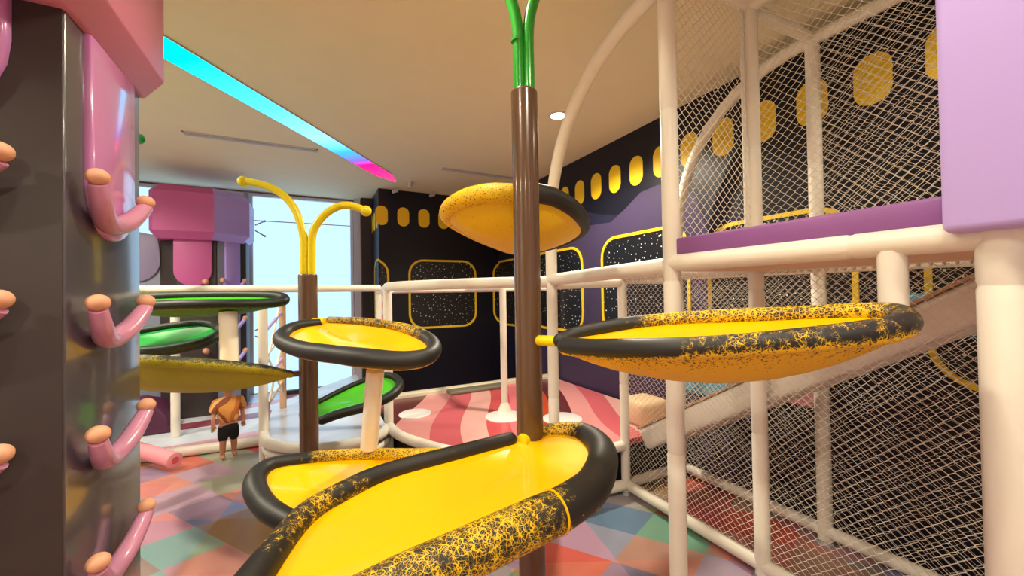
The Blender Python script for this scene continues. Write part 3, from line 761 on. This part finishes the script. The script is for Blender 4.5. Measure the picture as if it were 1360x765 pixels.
m = MB(); m.box(1.55, 2.35, 4.74, 4.93, ZP, ZP + .045, .015); m.build('step_pad', M['grey_pad'], plat)
for x, y, r in ((1.77, 3.66, .20), (2.24, 3.30, .20), (.98, 4.22, .17)):
    m = MB(); m.tube([(x, y, ZP), (x, y, ZP + .006), (x, y, ZP + .012)], [r, r, r * .93], 28); m.build('landing_disc', M['disc'], plat)
m = MB(); m.tube([(1.84, 3.80, ZP + .001), (1.84, 3.80, ZP + .03), (1.84, 3.80, ZP + .10)], [.085, .07, .04], 16); m.build('post_collar', FW, plat)

block('foam_block', 2.70, 3.05, 2.66, 3.0, ZP, ZP + .24, M['beige'], 'beige rounded foam block on the striped platform at the foot of the slide', bev=.06)
def wall_pad(y0, y1, z0, z1, material, label):
    b = MB(); b.box(3.17, WR - .004, y0, y1, z0, z1, .025, seg=3)
    o = b.build('wall_pad', material); base_origin(o, (WR, (y0 + y1) / 2, z0))
    return tag(o, label, 'wall pad', 'pads on the wall beside the slide')
wall_pad(2.0, 2.62, .74, 1.0, M['blue'], 'pale blue pad on the dark wall above the lower end of the slide')
wall_pad(1.5, 1.98, .84, 1.12, M['salmon'], 'pink pad on the dark wall beside the middle of the slide')
wall_pad(.40, 1.05, 1.42, 1.66, M['blue'], 'bright blue pad on the dark wall beside the top of the slide')

# ================================================================ LEFT RAILED LANDING and low mat
land = thing('curved_landing', 'glossy pale landing with curved white padded edge between the window and the brown trunk', 'platform', (.15, 4.6, 0))
curve_l = [(p.x, p.y) for p in catmull([(-.41, 4.42, 0), (-.36, 4.16, 0), (-.2, 3.93, 0), (.02, 3.80, 0), (.25, 3.74, 0), (.45, 3.76, 0), (.6, 3.88, 0), (.66, 4.05, 0)], 5)]
m = MB(); m.prism(curve_l + [(.66, 7.0), (-.41, 5.6)], ZP - .07, ZP - .03); m.build('deck', M['deck_white'], land)
m = MB(); m.prism([(x, y + .06) for x, y in curve_l] + [(.62, 6.95), (-.37, 5.6)], 0, ZP - .072); m.build('underdeck_fill', M['cream'], land)
m = MB(); m.tube([(x, y, ZP - .03) for x, y in curve_l], .045, 14); m.build('edge_tube', FW, land)
m = MB(); m.tube([(x + .01, y, .30) for x, y in curve_l], .032, 12); m.build('edge_tube', FW, land)
foam((-.41, 4.42, 0), (-.41, 4.42, 1.78), .040).build('post', FW, land)
foam((-2.2, 4.42, 1.785), (.66, 4.36, 1.78), .036).build('top_rail', FW, land)

mat_ = thing('low_mat', 'low glossy mat with pink and white stripes on the floor behind the toddler', 'mat', (-1.4, 6.2, 0))
m = MB(); m.prism([(-3.0, 5.52), (-.46, 5.38), (-.40, 7.8), (-3.0, 7.8)], 0, .09, bev=.01); m.build('mat_body', M['deck_pale'], mat_)
foam((-3.0, 5.56, .055), (-.46, 5.34, .055), .055).build('edge_tube', FW, mat_)

foam((-1.42, 5.9, .092), (-1.42, 5.9, 1.74), .045).build('post', FW, mat_)
# climbing ladder with lattice behind the landing
lad = thing('lattice_ladder', 'thin beige ladder post with white lattice behind the curved landing', 'ladder', (-.3, 5.5, .40))
foam((-.30, 5.35, .40), (-.30, 5.35, 1.75), .035).build('post', M['tan'], lad)
for k in range(5):
    z = .55 + .27 * k
    m = MB(); m.tube([(-.42, 4.9, z), (-.31, 5.33, z + .16)], .016, 8); m.build('rung', M['lilac'] if k % 2 else FW, lad)
for a, b in (((-.42, 4.9, .5), (-.31, 5.33, 1.15)), ((-.42, 4.9, 1.1), (-.31, 5.33, .6)), ((-.42, 4.9, 1.0), (-.31, 5.33, 1.7))):
    m = MB(); m.tube([a, b], .012, 6); m.build('lattice_cord', FW, lad)
m = MB(); m.box(-.46, -.40, 4.86, 5.0, ZP - .03, ZP + .16, .02); m.build('foot_pad', M['salmon'], lad)

# red and white play panel seen past the rail corner
t = thing('checked_panel', 'narrow red and white checked panel beside the corner of the black wall', 'panel', (1.0, 6.4, 0))
for k in range(18):
    for j in range(2):
        m = MB(); m.box(.955 + .055 * j, 1.008 + .055 * j, 6.42, 6.45, .1 * k, .097 + .1 * k)
        m.build('tile', M['noodle_in'] if (k + j) % 2 else M['frame_white'], t)

# pink foam noodle, hollow
n0, n1 = Vector((-1.80, 5.56, .19)), Vector((-1.20, 4.96, .12))
t = thing('foam_noodle', 'thick pink foam roll lying across the white floor tube', 'foam roll', ((-1.42), 5.3, 0))
m = MB(); dd = (n1 - n0).normalized()
m.tube([n0, n1, n1 + dd * .004, n1 + dd * .007], [.072, .072, .060, .032], 20, cap=False); m.build('roll', M['salmon'], t)
m = MB(); m.tube([n1 + dd * .0075, n1 - dd * .12], [.034, .030], 14); m.build('core', M['noodle_in'], t)

# ================================================================ NEAR PILLAR
def u_hold(parent, face, u, z, w=.19, depth=.10, drop=.105, skew=0.0):
    """U-shaped grip with a ball at each end; face 'X' looks to +x at x=face plane, 'Y' looks to -y"""
    def P(du, dz, out):
        if face[0] == 'X': return Vector((face[1] + out, u + du, z + dz))
        return Vector((u + du, face[1] - out, z + dz))
    m = MB()
    pts = catmull([P(-w, 0, .055), P(-w * .78, -drop * .55, .05), P(-w * .35, -drop * .97, .032), P(w * .1, -drop * 1.02, .03), P(w * .5, -drop * .72, .045), P(w * .8, -drop * .3, .058), P(w, .0, .065)], 5)
    m.tube(pts, [.024 + .010 * math.sin(math.pi * i / (len(pts) - 1)) for i in range(len(pts))], 14)
    h = m.build('hold', M['hold'], parent)
    for s in (-1, 1):
        b = MB(); c = P(s * w, .022, .055 if s < 0 else .065); b.ball(c, .031, scale=(1, 1.05, .9)); b.build('knob', M['knob'], h)
    return h
def arch_panel(w, h, n=14):
    """panel outline with straight top and half-round bottom, origin at top centre, y down"""
    pts = [(w / 2, 0), (-w / 2, 0)]
    for k in range(n + 1):
        a = math.pi + math.pi * k / n
        pts.append((w / 2 * math.cos(a), -(h - w / 2) + w / 2 * math.sin(a)))
    return pts
def panel_part(pts, f, off0, off1, material, parent, name='arched_panel', bev=.012):
    bm = bmesh.new()
    a = [bm.verts.new(f(u, v, off0)) for u, v in pts]; b = [bm.verts.new(f(u, v, off1)) for u, v in pts]
    n = len(pts)
    bm.faces.new(a); bm.faces.new(b[::-1])
    for i in range(n): bm.faces.new((a[i], b[i], b[(i + 1) % n], a[(i + 1) % n]))
    bmesh.ops.recalc_face_normals(bm, faces=bm.faces[:])
    es = [e for e in bm.edges if all(v in b for v in e.verts)]
    bmesh.ops.bevel(bm, geom=es, offset=bev, segments=2, profile=.5, affect='EDGES')
    q = MB(); q.bm(bm); return q.build(name, material, parent)

PX, PY0, PY1 = -.67, 1.69, 2.285
pil = thing('climbing_pillar', 'big dark climbing pillar at left edge with mauve grips and pink cap', 'climbing pillar', (-1.2, 2.0, 0))
m = MB(); m.prism([(-1.75, PY0), (PX - .004, PY0), (PX - .004, PY0 + .01), (-1.75, PY0 + .01)], 0, 2.75, bev=.002); m.build('front_board', M['pillar_dark'], pil)
m = MB(); m.prism([(-1.75, PY0 + .011), (PX, PY0 + .004), (PX, PY1), (PX - .06, PY1 + .08), (-1.75, PY1 + .08)], 0, 2.75, bev=.006); m.build('column', M['pillar_side'], pil)
# cap with bevelled underside
def cap_block(pts_in, pts_out, z0, z1, z2, material, parent):
    n = len(pts_in); bm = bmesh.new()
    a = [bm.verts.new((x, y, z0)) for x, y in pts_in]; b = [bm.verts.new((x, y, z1)) for x, y in pts_out]; c = [bm.verts.new((x, y, z2)) for x, y in pts_out]
    bm.faces.new(a[::-1]); bm.faces.new(c)
    for i in range(n):
        j = (i + 1) % n
        bm.faces.new((a[i], a[j], b[j], b[i])); bm.faces.new((b[i], b[j], c[j], c[i]))
    bmesh.ops.recalc_face_normals(bm, faces=bm.faces[:])
    bmesh.ops.bevel(bm, geom=bm.edges[:], offset=.006, segments=2, profile=.5, affect='EDGES')
    q = MB(); q.bm(bm); return q.build('cap', material, parent)
cap_block([(-1.85, 1.52), (-.655, 1.52), (-.655, 2.30), (-1.85, 2.42)], [(-1.95, 1.38), (-.575, 1.38), (-.575, 2.235), (-.70, 2.52), (-1.95, 2.52)][:4] if False else [(-1.95, 1.38), (-.575, 1.38), (-.575, 2.25), (-1.95, 2.52)], 2.60, 2.665, CEIL - .002, M['pink_soft'], pil)
# pink arched panel on the side face
panel_part(arch_panel(.36, .68), lambda u, v, o: Vector((PX + o, 1.99 + u, 2.60 + v)), -.005, .022, M['pink'], pil)
# pink panel on the front face, left of the dark strip
panel_part(arch_panel(.62, .44), lambda u, v, o: Vector((-1.09 + u, PY0 - o, 2.60 + v)), -.005, .03, M['pink'], pil)
for z in (2.08, 1.67, 1.245, .835, .42):
    u_hold(pil, ('X', PX), 1.935, z)
for z in (2.10, 1.685, 1.255, .84):
    u_hold(pil, ('Y', PY0), -.965, z)

# ================================================================ FAR PILLAR
fp = thing('climbing_pillar', 'far climbing pillar with hexagonal pink cap, one side lilac from painted window light, in front of the windows', 'climbing pillar', (-1.3, 6.9, 0.09))
oct_ = [(-1.60, 6.72), (-1.17, 6.72), (-.86, 7.03), (-.86, 7.4), (-1.2, 7.65), (-1.6, 7.65), (-1.88, 7.4), (-1.88, 7.0)]
m = MB(); m.prism(oct_, .092, 2.6, bev=.004); m.build('column', M['pillar_dark'], fp)
# grey-blue board and pink panel in painted window light on the diagonal face
dq = Vector((.31, .31, 0)).normalized(); nq = Vector((dq.y, -dq.x, 0))
def diag(u, v, o): return Vector((-1.015, 6.875, 2.6)) + dq * u + nq * o + Vector((0, 0, v))
panel_part([(.12, 0), (-.20, 0), (-.20, -2.5), (.12, -2.5)], diag, -.004, .012, M['blue_grey'], fp, 'diagonal_board', .004)
panel_part(arch_panel(.22, .78), diag, .008, .035, M['pink_window_lit'], fp)
panel_part(arch_panel(.42, .73), lambda u, v, o: Vector((-1.42 + u, 6.72 - o, 2.6 + v)), -.005, .03, M['magenta'], fp)
def cap_far():
    # body of the cap, front pink, diagonal side lilac as painted window light
    out = [(-1.80, 6.56), (-1.16, 6.56), (-.80, 6.92), (-.80, 7.45), (-1.2, 7.8), (-1.65, 7.8), (-1.95, 7.45), (-1.86, 6.64)]
    c = Vector((-1.42, 7.15, 0))
    inn = [tuple((c + (Vector((x, y, 0)) - c) * .86)[:2]) for x, y in out]
    m = MB(); n = len(out)
    vs = [(x, y, 2.50) for x, y in inn] + [(x, y, 2.60) for x, y in out] + [(x, y, 3.12) for x, y in out] + [(x, y, 3.22) for x, y in inn]
    fs = [tuple(range(n - 1, -1, -1)), tuple(range(3 * n, 4 * n))]
    m.add(vs, fs)
    for i in range(n):
        j = (i + 1) % n
        mi = 1 if i in (1, 2, 3) else 0
        for r_ in range(3):
            m.add([vs[r_ * n + i], vs[r_ * n + j], vs[(r_ + 1) * n + j], vs[(r_ + 1) * n + i]], [(0, 1, 2, 3)], mi)
    m.build('cap', [M['magenta'], M['pink_window_lit']], fp)
cap_far()
for z in (1.95, 1.40, .93):
    h = MB(); a, b_, c_ = diag(-.17, z - 2.6, .06), diag(0, z - 2.75, .05), diag(.15, z - 2.6, .07)
    h.tube(catmull([a, (a + b_) / 2 - Vector((0, 0, .04)), b_, (b_ + c_) / 2 - Vector((0, 0, .02)), c_], 4), .026, 10); ho = h.build('hold', M['pink_window_lit'], fp)
    for q in (a, c_):
        k = MB(); k.ball(q, .038, seg=10, rings=7); k.build('knob', M['knob'], ho)
for z in (1.92, .98):
    h = MB(); h.tube([(-1.27, 6.72, z - .03), (-1.27, 6.64, z)], .025, 8); ho = h.build('hold', M['hold'], fp)
    k = MB(); k.ball((-1.27, 6.63, z + .01), .04, seg=10, rings=7); k.build('knob', M['knob'], ho)

# grey climbing wall left of the far pillar
gw = thing('climbing_wall', 'low grey climbing wall with lilac rounded panel left of the far pillar', 'climbing wall', (-2.2, 6.9, .09))
def gwf(u, v, o): return Vector((u, 6.95 - o, v))
panel_part([(-3.0, .09), (-1.62, .09), (-1.62, 2.52), (-2.1, 2.62), (-3.0, 2.75)], gwf, -.15, 0, M['blue_grey'], gw, 'board', .01)
panel_part([(-2.06 + .24 * math.cos(a), 2.22 + (.28 * math.sin(a) if math.sin(a) < 0 else .36 * min(1, math.sin(a) * 2))) for a in [2 * math.pi * k / 24 for k in range(24)]], gwf, -.005, .03, M['grey_lilac'], gw, 'rounded_panel', .008)
gw2 = thing('foam_arch', 'dark maroon foam arch on the mat below the green leaf bowls', 'foam block', (-1.9, 6.3, .09))
m = MB()
pts = [(-2.35, .09), (-1.52, .09), (-1.54, .28), (-1.66, .44), (-1.84, .50), (-2.05, .50), (-2.25, .42), (-2.35, .28)]
panel_part([(x, z) for x, z in pts], lambda u, v, o: Vector((u, 6.1 - o, v)), -.4, 0, M['maroon'], gw2, 'arch', .03)

# ================================================================ POLE TREES
def trunk(x, y, z1, r, parent):
    m = MB(); m.tube([(x, y, 0), (x, y, z1 - .012), (x, y, z1 - .004), (x, y, z1)], [r, r, r * .985, r * .93], 32)
    o = m.build('trunk', M['brown_paint'], parent)
    m = MB(); m.tube([(x, y, 0), (x, y, .015)], [.12, .115], 20); m.build('base_plate', M['steel'], parent)
    return o
t1x, t1y, t1z, t1r = .884, 1.565, 2.63, .061
tree1 = thing('pole_tree', 'tall brown pole in the middle with green branch tubes reaching the ceiling', 'pole', (t1x, t1y, 0))
trunk(t1x, t1y, t1z, t1r, tree1)
vw = Vector((.889, -.457, 0))
for s in (-1, 1):
    P0 = Vector((t1x, t1y, 0)) + vw * (.0235 * s)
    pts = [P0 + Vector((0, 0, z)) for z in (2.60, 2.75, 2.88)]
    for k in range(1, 9):
        a = math.pi / 2 * k / 8 * .92
        pts.append(P0 + Vector((0, 0, 2.88)) + vw * s * .34 * (1 - math.cos(a)) + Vector((0, 0, .44 * math.sin(a))))
    m = MB(); m.tube(catmull(pts, 4), .026, 16); b = m.build('branch', M['green_tube'], tree1)
    e = MB(); e.ball(pts[-1], .036); e.build('ball_tip', M['green_tube'], b)
m = MB(); m.tube([(t1x - .055 * .889 / 2, t1y + .012, 2.862), (t1x - .055 * .889 / 2, t1y + .012, 2.874)], .030, 14); m.build('sleeve_joint', M['green_tube'], tree1)

t2x, t2y, t2z = -.018, 3.045, 1.855
tree2 = thing('pole_tree', 'shorter brown pole with two curved yellow branch tubes ending in balls', 'pole', (t2x, t2y, 0))
trunk(t2x, t2y, t2z, .060, tree2)
for key in ('branch_left', 'branch_right'):
    R_ = RIMS[key]
    m = MB(); m.tube(catmull([q[:3] for q in R_], 5), .0255, 16); b = m.build('branch', M['yellow_tube'], tree2)
    e = MB(); e.ball(R_[-1][:3], .037, seg=18, rings=12); e.build('ball_tip', M['yellow_tube'], b)

# dark green branch tip seen past the near pillar
t = thing('pole_tree', 'distant pole with dark green branch tip, mostly hidden behind the near pillar', 'pole', (-1.42, 4.0, 0))
m = MB(); m.tube([(-1.42, 3.98, 0), (-1.42, 3.98, 2.3)], .06, 20); m.build('trunk', M['brown_paint'], t)
m = MB(); pts = catmull([(-1.40, 3.98, 2.28), (-1.40, 3.98, 2.5), (-1.34, 3.97, 2.72), (-1.22, 3.95, 2.86), (-1.16, 3.94, 2.93)], 4); m.tube(pts, .026, 12); b = m.build('branch', M['green_dark'] if 'green_dark' in M else M['green_tube'], t)
e = MB(); e.ball(pts[-1], .04); e.build('ball_tip', M['green_tube'], b)

# ================================================================ LEAF BOWLS
def leaf(key, label, inner, outer_rim, depth, inner_depth, stem=None, wear=lambda p, t, side: 0.0, under_wear=1.0, gap=True, flare=0.0, group='leaf bowls on the pole trees', stem_mat=None, joints=()):
    R_ = RIMS[key]
    P4 = [Vector((q[0], q[1], q[2])) for q in R_]
    cen = sum(P4, Vector()) / len(P4)
    root = thing('leaf_bowl', label, 'climbing bowl', cen, group)
    # resample centre line and radius
    nsub = 8
    line = catmull(P4, nsub, closed=False)
    rad = [q[0] for q in catmull([(q[3], 0, 0) for q in R_], nsub)]
    loop = line + ([] if gap else [])
    # close the loop across the gap for the bowl
    gapn = 6
    extra = [line[-1].lerp(line[0], k / gapn) for k in range(1, gapn)]
    loop = line + extra; lr = rad + [rad[-1] + (rad[0] - rad[-1]) * k / gapn for k in range(1, gapn)]
    n = len(loop)
    nor = Vector()
    for i in range(n): nor += (loop[i] - cen).cross(loop[(i + 1) % n] - cen)
    nor.normalize()
    if nor.z < 0: nor = -nor
    # rim tube
    m = MB(); seg = 20
    jit = [noise.noise(p * 6) * .0025 for p in line]
    m.tube(line, [r + j for r, j in zip(rad, jit)], seg, round_cap=True)
    nr = len(m.v) // seg
    for i in range(nr):
        ii = min(max(i - 4, 0), len(line) - 1)
        for k in range(seg):
            p = Vector(m.v[i * seg + k]); rel = p - line[ii]
            side = rel.dot(nor) / max(rel.length, 1e-5)
            out = rel.dot((line[ii] - cen).normalized()) / max(rel.length, 1e-5)
            m.wear[i * seg + k] = wear(p, ii / (len(line) - 1), side)
    rim = m.build('rim_tube', outer_rim, root)
    for tj in joints:
        ii = int(tj * (len(line) - 1)); tg = (line[ii + 1] - line[ii - 1]).normalized()
        m = MB(); m.tube([line[ii] - tg * .0035, line[ii] - tg * .002, line[ii] + tg * .002, line[ii] + tg * .0035], [rad[ii] * .98, rad[ii] + .004, rad[ii] + .004, rad[ii] * .98], 24)
        m.build('joint_ring', M['yellow_in'], rim)
    # inner skin
    def ringpts(prof):
        vs = []
        for s, dz in prof:
            for i in range(n):
                q = cen + (loop[i] - cen) * s
                vs.append(q - nor * dz)
        return vs
    def skin(prof, name, material, flip, wearf=None, cap_ctr=True):
        vs = ringpts(prof); fs = []
        for a in range(len(prof) - 1):
            for i in range(n):
                j = (i + 1) % n
                f = (a * n + i, a * n + j, (a + 1) * n + j, (a + 1) * n + i)
                fs.append(f[::-1] if flip else f)
        vs.append(cen - nor * prof[-1][1]); c = len(vs) - 1; a = len(prof) - 1
        for i in range(n):
            f = (a * n + i, a * n + (i + 1) % n, c)
            fs.append(f[::-1] if flip else f)
        b = MB(); b.add(vs, fs, smooth=True)
        if wearf:
            for a in range(len(prof)):
                for i in range(n): b.wear[a * n + i] = wearf(prof[a][0], i / n)
            b.wear[c] = wearf(0, 0)
        return b
    pin = [(1.0, .004), (.96, inner_depth * .10 + .004)] + [(s, inner_depth * (1 - s ** 2.6) + .004) for s in (.9, .8, .68, .55, .4, .25, .1)]
    b = skin(pin, 'bowl', inner, False)
    b.build('bowl_lining', inner, root)
    pout = [(1.0 + flare, .006)] + [(s * (1 + flare * s), depth * (1 - s ** 2.2) + .02) for s in (.97, .93, .87, .79, .68, .55, .4, .25, .1)]
    b = skin(pout, 'shell', outer_rim, True, under_wear if callable(under_wear) else (lambda s, i: under_wear))
    b.build('shell', outer_rim, root)
    if stem:
        a, bb, r = stem
        m = MB(); m.tube([a, bb], r, 16); m.build('stem', stem_mat or M['yellow_tube'], root)
    return root

pole1 = Vector((t1x, t1y, 0)); pole2 = Vector((t2x, t2y, 0))
def at_z(p, z): return (p.x, p.y, z)
def R0(key): return Vector(RIMS[key][0][:3])
def R9(key): return Vector(RIMS[key][-1][:3])

def midgap(key): return (R0(key) + R9(key)) / 2

def ss(a, b, x):
    t = min(1, max(0, (x - a) / (b - a))); return t * t * (3 - 2 * t)
def bump_(c, w, x): return max(0.0, 1 - abs((x - c) / w))
g = midgap('near')
leaf('near', 'largest yellow leaf bowl with worn black rim, closest in the foreground', M['yellow_in'], M['rim_yellow'], .12, .03, joints=(.30,),
     stem=(at_z(pole1, g.z - .01), tuple(g - Vector((0.0, .03, .012))), .030),
     wear=lambda p, t, s: .12 + .55 * bump_(.06, .07, t) + .38 * ss(.20, .38, t) * (1 - ss(.50, .62, t)) + .40 * bump_(.80, .10, t) - .25 * min(0, s) * ss(.15, .3, t) * (1 - ss(.55, .65, t)),
     under_wear=lambda s, i: .55 + (1 - s) * 2.2)
g = midgap('low')
leaf('low', 'yellow leaf bowl with plain black rim, low, half hidden behind the nearest one', M['yellow_in'], M['rim_yellow'], .12, .04,
     stem=(at_z(pole1, g.z), tuple(g), .028),
     wear=lambda p, t, s: .72 * (1 - ss(.24, .34, t)), under_wear=lambda s, i: .3 + (1 - s) * 2)
g = midgap('small')
leaf('small', 'small yellow leaf bowl with thick black rim on the yellow-branched pole', M['yellow_in'], M['rim_yellow'], .07, .03,
     stem=(at_z(pole2, g.z), tuple(g), .022),
     wear=lambda p, t, s: -.05 + 1.5 * ss(.35, .9, -s) * (1 - ss(.68, .76, t)) + .55 * ss(.72, .8, t), under_wear=lambda s, i: 1.1)
leaf('right', 'long yellow leaf bowl with cracked black rim hanging in front of the netted frame', M['yellow_in'], M['rim_yellow'], .145, .04,
     stem=(at_z(pole1, 1.487), (.955, 1.40, 1.490), .024), flare=.03,
     wear=lambda p, t, s: .02 + .62 * ss(.10, .2, t) * (1 - ss(.42, .5, t)) + .33 * ss(.42, .5, t) * (1 - ss(.80, .92, t)) + .75 * ss(.1, .75, -s) * ss(.4, .5, t), under_wear=lambda s, i: .7 + (1 - s) * 3.2, stem_mat=M['yellow_tube'])
g = midgap('top')
leaf('top', 'amber leaf bowl high up behind the tall pole, seen from below', M['yellow_in'], M['rim_yellow'], .13, .05,
     stem=(at_z(pole1, g.z), tuple(g), .024),
     wear=lambda p, t, s: .95 * (1 - ss(.45, .6, t)) + .1, under_wear=1.6)
leaf('green_high', 'green leaf bowl with dark rim, topmost of the left group', M['green_in'], M['rim_green'], .10, .05,
     stem=((-1.3, 3.99, 1.70), (-1.22, 3.6, 1.70), .02), wear=lambda p, t, s: .05 + .9 * ss(.2, .9, -s), under_wear=1.0, stem_mat=M['green_tube'])
leaf('green_left', 'mid-green leaf bowl tilted open, below the topmost green one at left', M['green_in_cool'], M['rim_green'], .07, .04,
     stem=((-1.41, 3.98, 1.40), (-1.32, 3.9, 1.43), .02), wear=lambda p, t, s: .3, under_wear=.6, stem_mat=M['green_tube'])
leaf('olive', 'olive yellow leaf bowl seen side-on, joined to the yellow-branched pole at left', M['yellow_in'], M['rim_olive'], .13, .05,
     stem=(at_z(pole2, 1.178), tuple(R0('olive') + Vector((.0, 0, 0))), .02),
     wear=lambda p, t, s: .35 + .9 * ss(-.5, .5, -s), under_wear=1.6, stem_mat=M['brown_paint'])
leaf('green_low', 'bright green leaf bowl sloping up behind the yellow-branched pole', M['green_in'], M['rim_green'], .05, .025,
     stem=(at_z(pole2, .86), tuple(R9('green_low') + Vector((0, 0, .0))), .024), wear=lambda p, t, s: .0 + .9 * ss(.2, .9, -s), under_wear=.9, stem_mat=M['brown_paint'])

# white foam columns that carry the bowls
def column(a, b, r, label):
    t = foam(a, b, r).build('support_column', FW)
    base_origin(t, a)
    return tag(t, label, 'post')
column((.300, 2.475, .80), (.326, 2.37, 1.27), .050, 'short white padded column standing on the rim of the low yellow bowl')
column((-.512, 3.36, 1.21), (-.527, 3.42, 1.60), .056, 'short white padded column between the upper green bowl and the olive bowl')
column((XF, .555, 1.60), (XF, .555, 1.815), .037, 'short white padded column hanging from the frame onto the long yellow bowl')

# ================================================================ TODDLER
skin_m = mat('skin', rgb(196, 138, 104), 0.55)
shirt_m = stripe_mat('orange_print_shirt', [rgb(220, 150, 70), rgb(196, 112, 50), rgb(226, 178, 110), rgb(150, 80, 50)], 9, .7, .8, 1.5)
short_m = mat('black_cotton', rgb(16, 16, 22), .85)
hair_m = mat('black_hair', rgb(24, 18, 16), .6)
kx, ky = -.79, 5.10
kid = thing('person', 'toddler in orange patterned shirt and black shorts standing barefoot below the olive bowl', 'person', (kx, ky, 0))
K = Matrix.Translation((kx, ky, 0)) @ Matrix.Rotation(math.radians(20), 4, 'Z')
def skinned(name, verts, edges, material, parent, root=0, sub=2):
    me = bpy.data.meshes.new(name)
    me.from_pydata([K @ Vector(v[:3]) for v in verts], edges, [])
    o = bpy.data.objects.new(name, me); col.objects.link(o)
    md = o.modifiers.new('skin', 'SKIN'); 
    for i, v in enumerate(verts):
        sv = me.skin_vertices[0].data[i]; sv.radius = (v[3], v[4] if len(v) > 4 else v[3]); sv.use_root = (i == root)
    md.use_smooth_shade = True
    s = o.modifiers.new('sub', 'SUBSURF'); s.levels = sub; s.render_levels = sub
    me.materials.append(material)
    link_parent(o, parent)
    return o
V = [(0, 0, .40, .06, .048), (0, 0, .50, .06, .048), (0, 0, .60, .06, .042), (0, 0, .655, .035), (0, 0, .70, .036), (0, -.005, .76, .072), (0, -.005, .82, .07), (0, 0, .855, .04),
     (-.045, 0, .35, .05), (-.05, -.01, .22, .036), (-.052, .0, .12, .03), (-.052, .005, .045, .024), (-.052, -.05, .022, .022),
     (.045, 0, .35, .05), (.05, .015, .22, .036), (.055, .03, .12, .03), (.055, .035, .045, .024), (.06, -.02, .022, .022),
     (-.095, 0, .605, .024), (-.125, .0, .50, .022), (-.135, -.02, .40, .019), (-.138, -.03, .375, .018),
     (.095, 0, .605, .024), (.125, .0, .50, .022), (.125, -.03, .40, .019), (.125, -.045, .375, .018)]
E_ = [(0, 1), (1, 2), (2, 3), (3, 4), (4, 5), (5, 6), (6, 7), (0, 8), (8, 9), (9, 10), (10, 11), (11, 12), (0, 13), (13, 14), (14, 15), (15, 16), (16, 17), (2, 18), (18, 19), (19, 20), (20, 21), (2, 22), (22, 23), (23, 24), (24, 25)]
for hx, hy, hz, s in ((-.138, -.03, .375, -1), (.125, -.045, .375, 1)):
    base = 21 if s < 0 else 25
    for k in range(4):
        i = len(V); L_ = (.034, .038, .035, .028)[k]
        V += [(hx + (k - 1.5) * .009, hy - .006, hz - .018, .0055), (hx + (k - 1.5) * .0105, hy - .012, hz - .018 - L_, .0045)]
        E_ += [(base, i), (i, i + 1)]
    i = len(V); V += [(hx - s * .018, hy - .012, hz - .004, .0055), (hx - s * .026, hy - .022, hz - .024, .005)]
    E_ += [(base, i), (i, i + 1)]
skinned('body', V, E_, skin_m, kid)
skinned('shirt', [(0, 0, .365, .11, .095), (0, 0, .50, .105, .09), (0, 0, .61, .10, .08), (0, 0, .66, .06, .055), (-.105, 0, .605, .05), (-.135, 0, .50, .048), (.105, 0, .605, .05), (.135, 0, .50, .048)],
        [(0, 1), (1, 2), (2, 3), (2, 4), (4, 5), (2, 6), (6, 7)], shirt_m, kid)
skinned('shorts', [(0, 0, .40, .10, .085), (0, 0, .345, .095, .082), (-.048, 0, .28, .054), (-.052, -.005, .18, .052), (.048, 0, .28, .054), (.054, .01, .18, .052)],
        [(0, 1), (1, 2), (2, 3), (1, 4), (4, 5)], short_m, kid)
m = MB(); m.ball((0, .012, .80), .078, scale=(1, 1, .95)); bmv = [K @ Vector(v) for v in m.v]; m.v = [tuple(v) for v in bmv]; m.build('hair', hair_m, kid)
m = MB()
for sx in (-.024, .024): m.ball((sx, -.074, .775), .009, seg=8, rings=6)
m.v = [tuple(K @ Vector(v)) for v in m.v]; m.build('eyes', hair_m, kid)
m = MB(); m.ball((0, -.082, .757), .009, seg=8, rings=6); m.v = [tuple(K @ Vector(v)) for v in m.v]; m.build('nose', skin_m, kid)
m = MB(); m.ball((0, -.074, .735), .012, seg=8, rings=6, scale=(1.2, .5, .35)); m.v = [tuple(K @ Vector(v)) for v in m.v]; m.build('mouth', M['noodle_in'], kid)
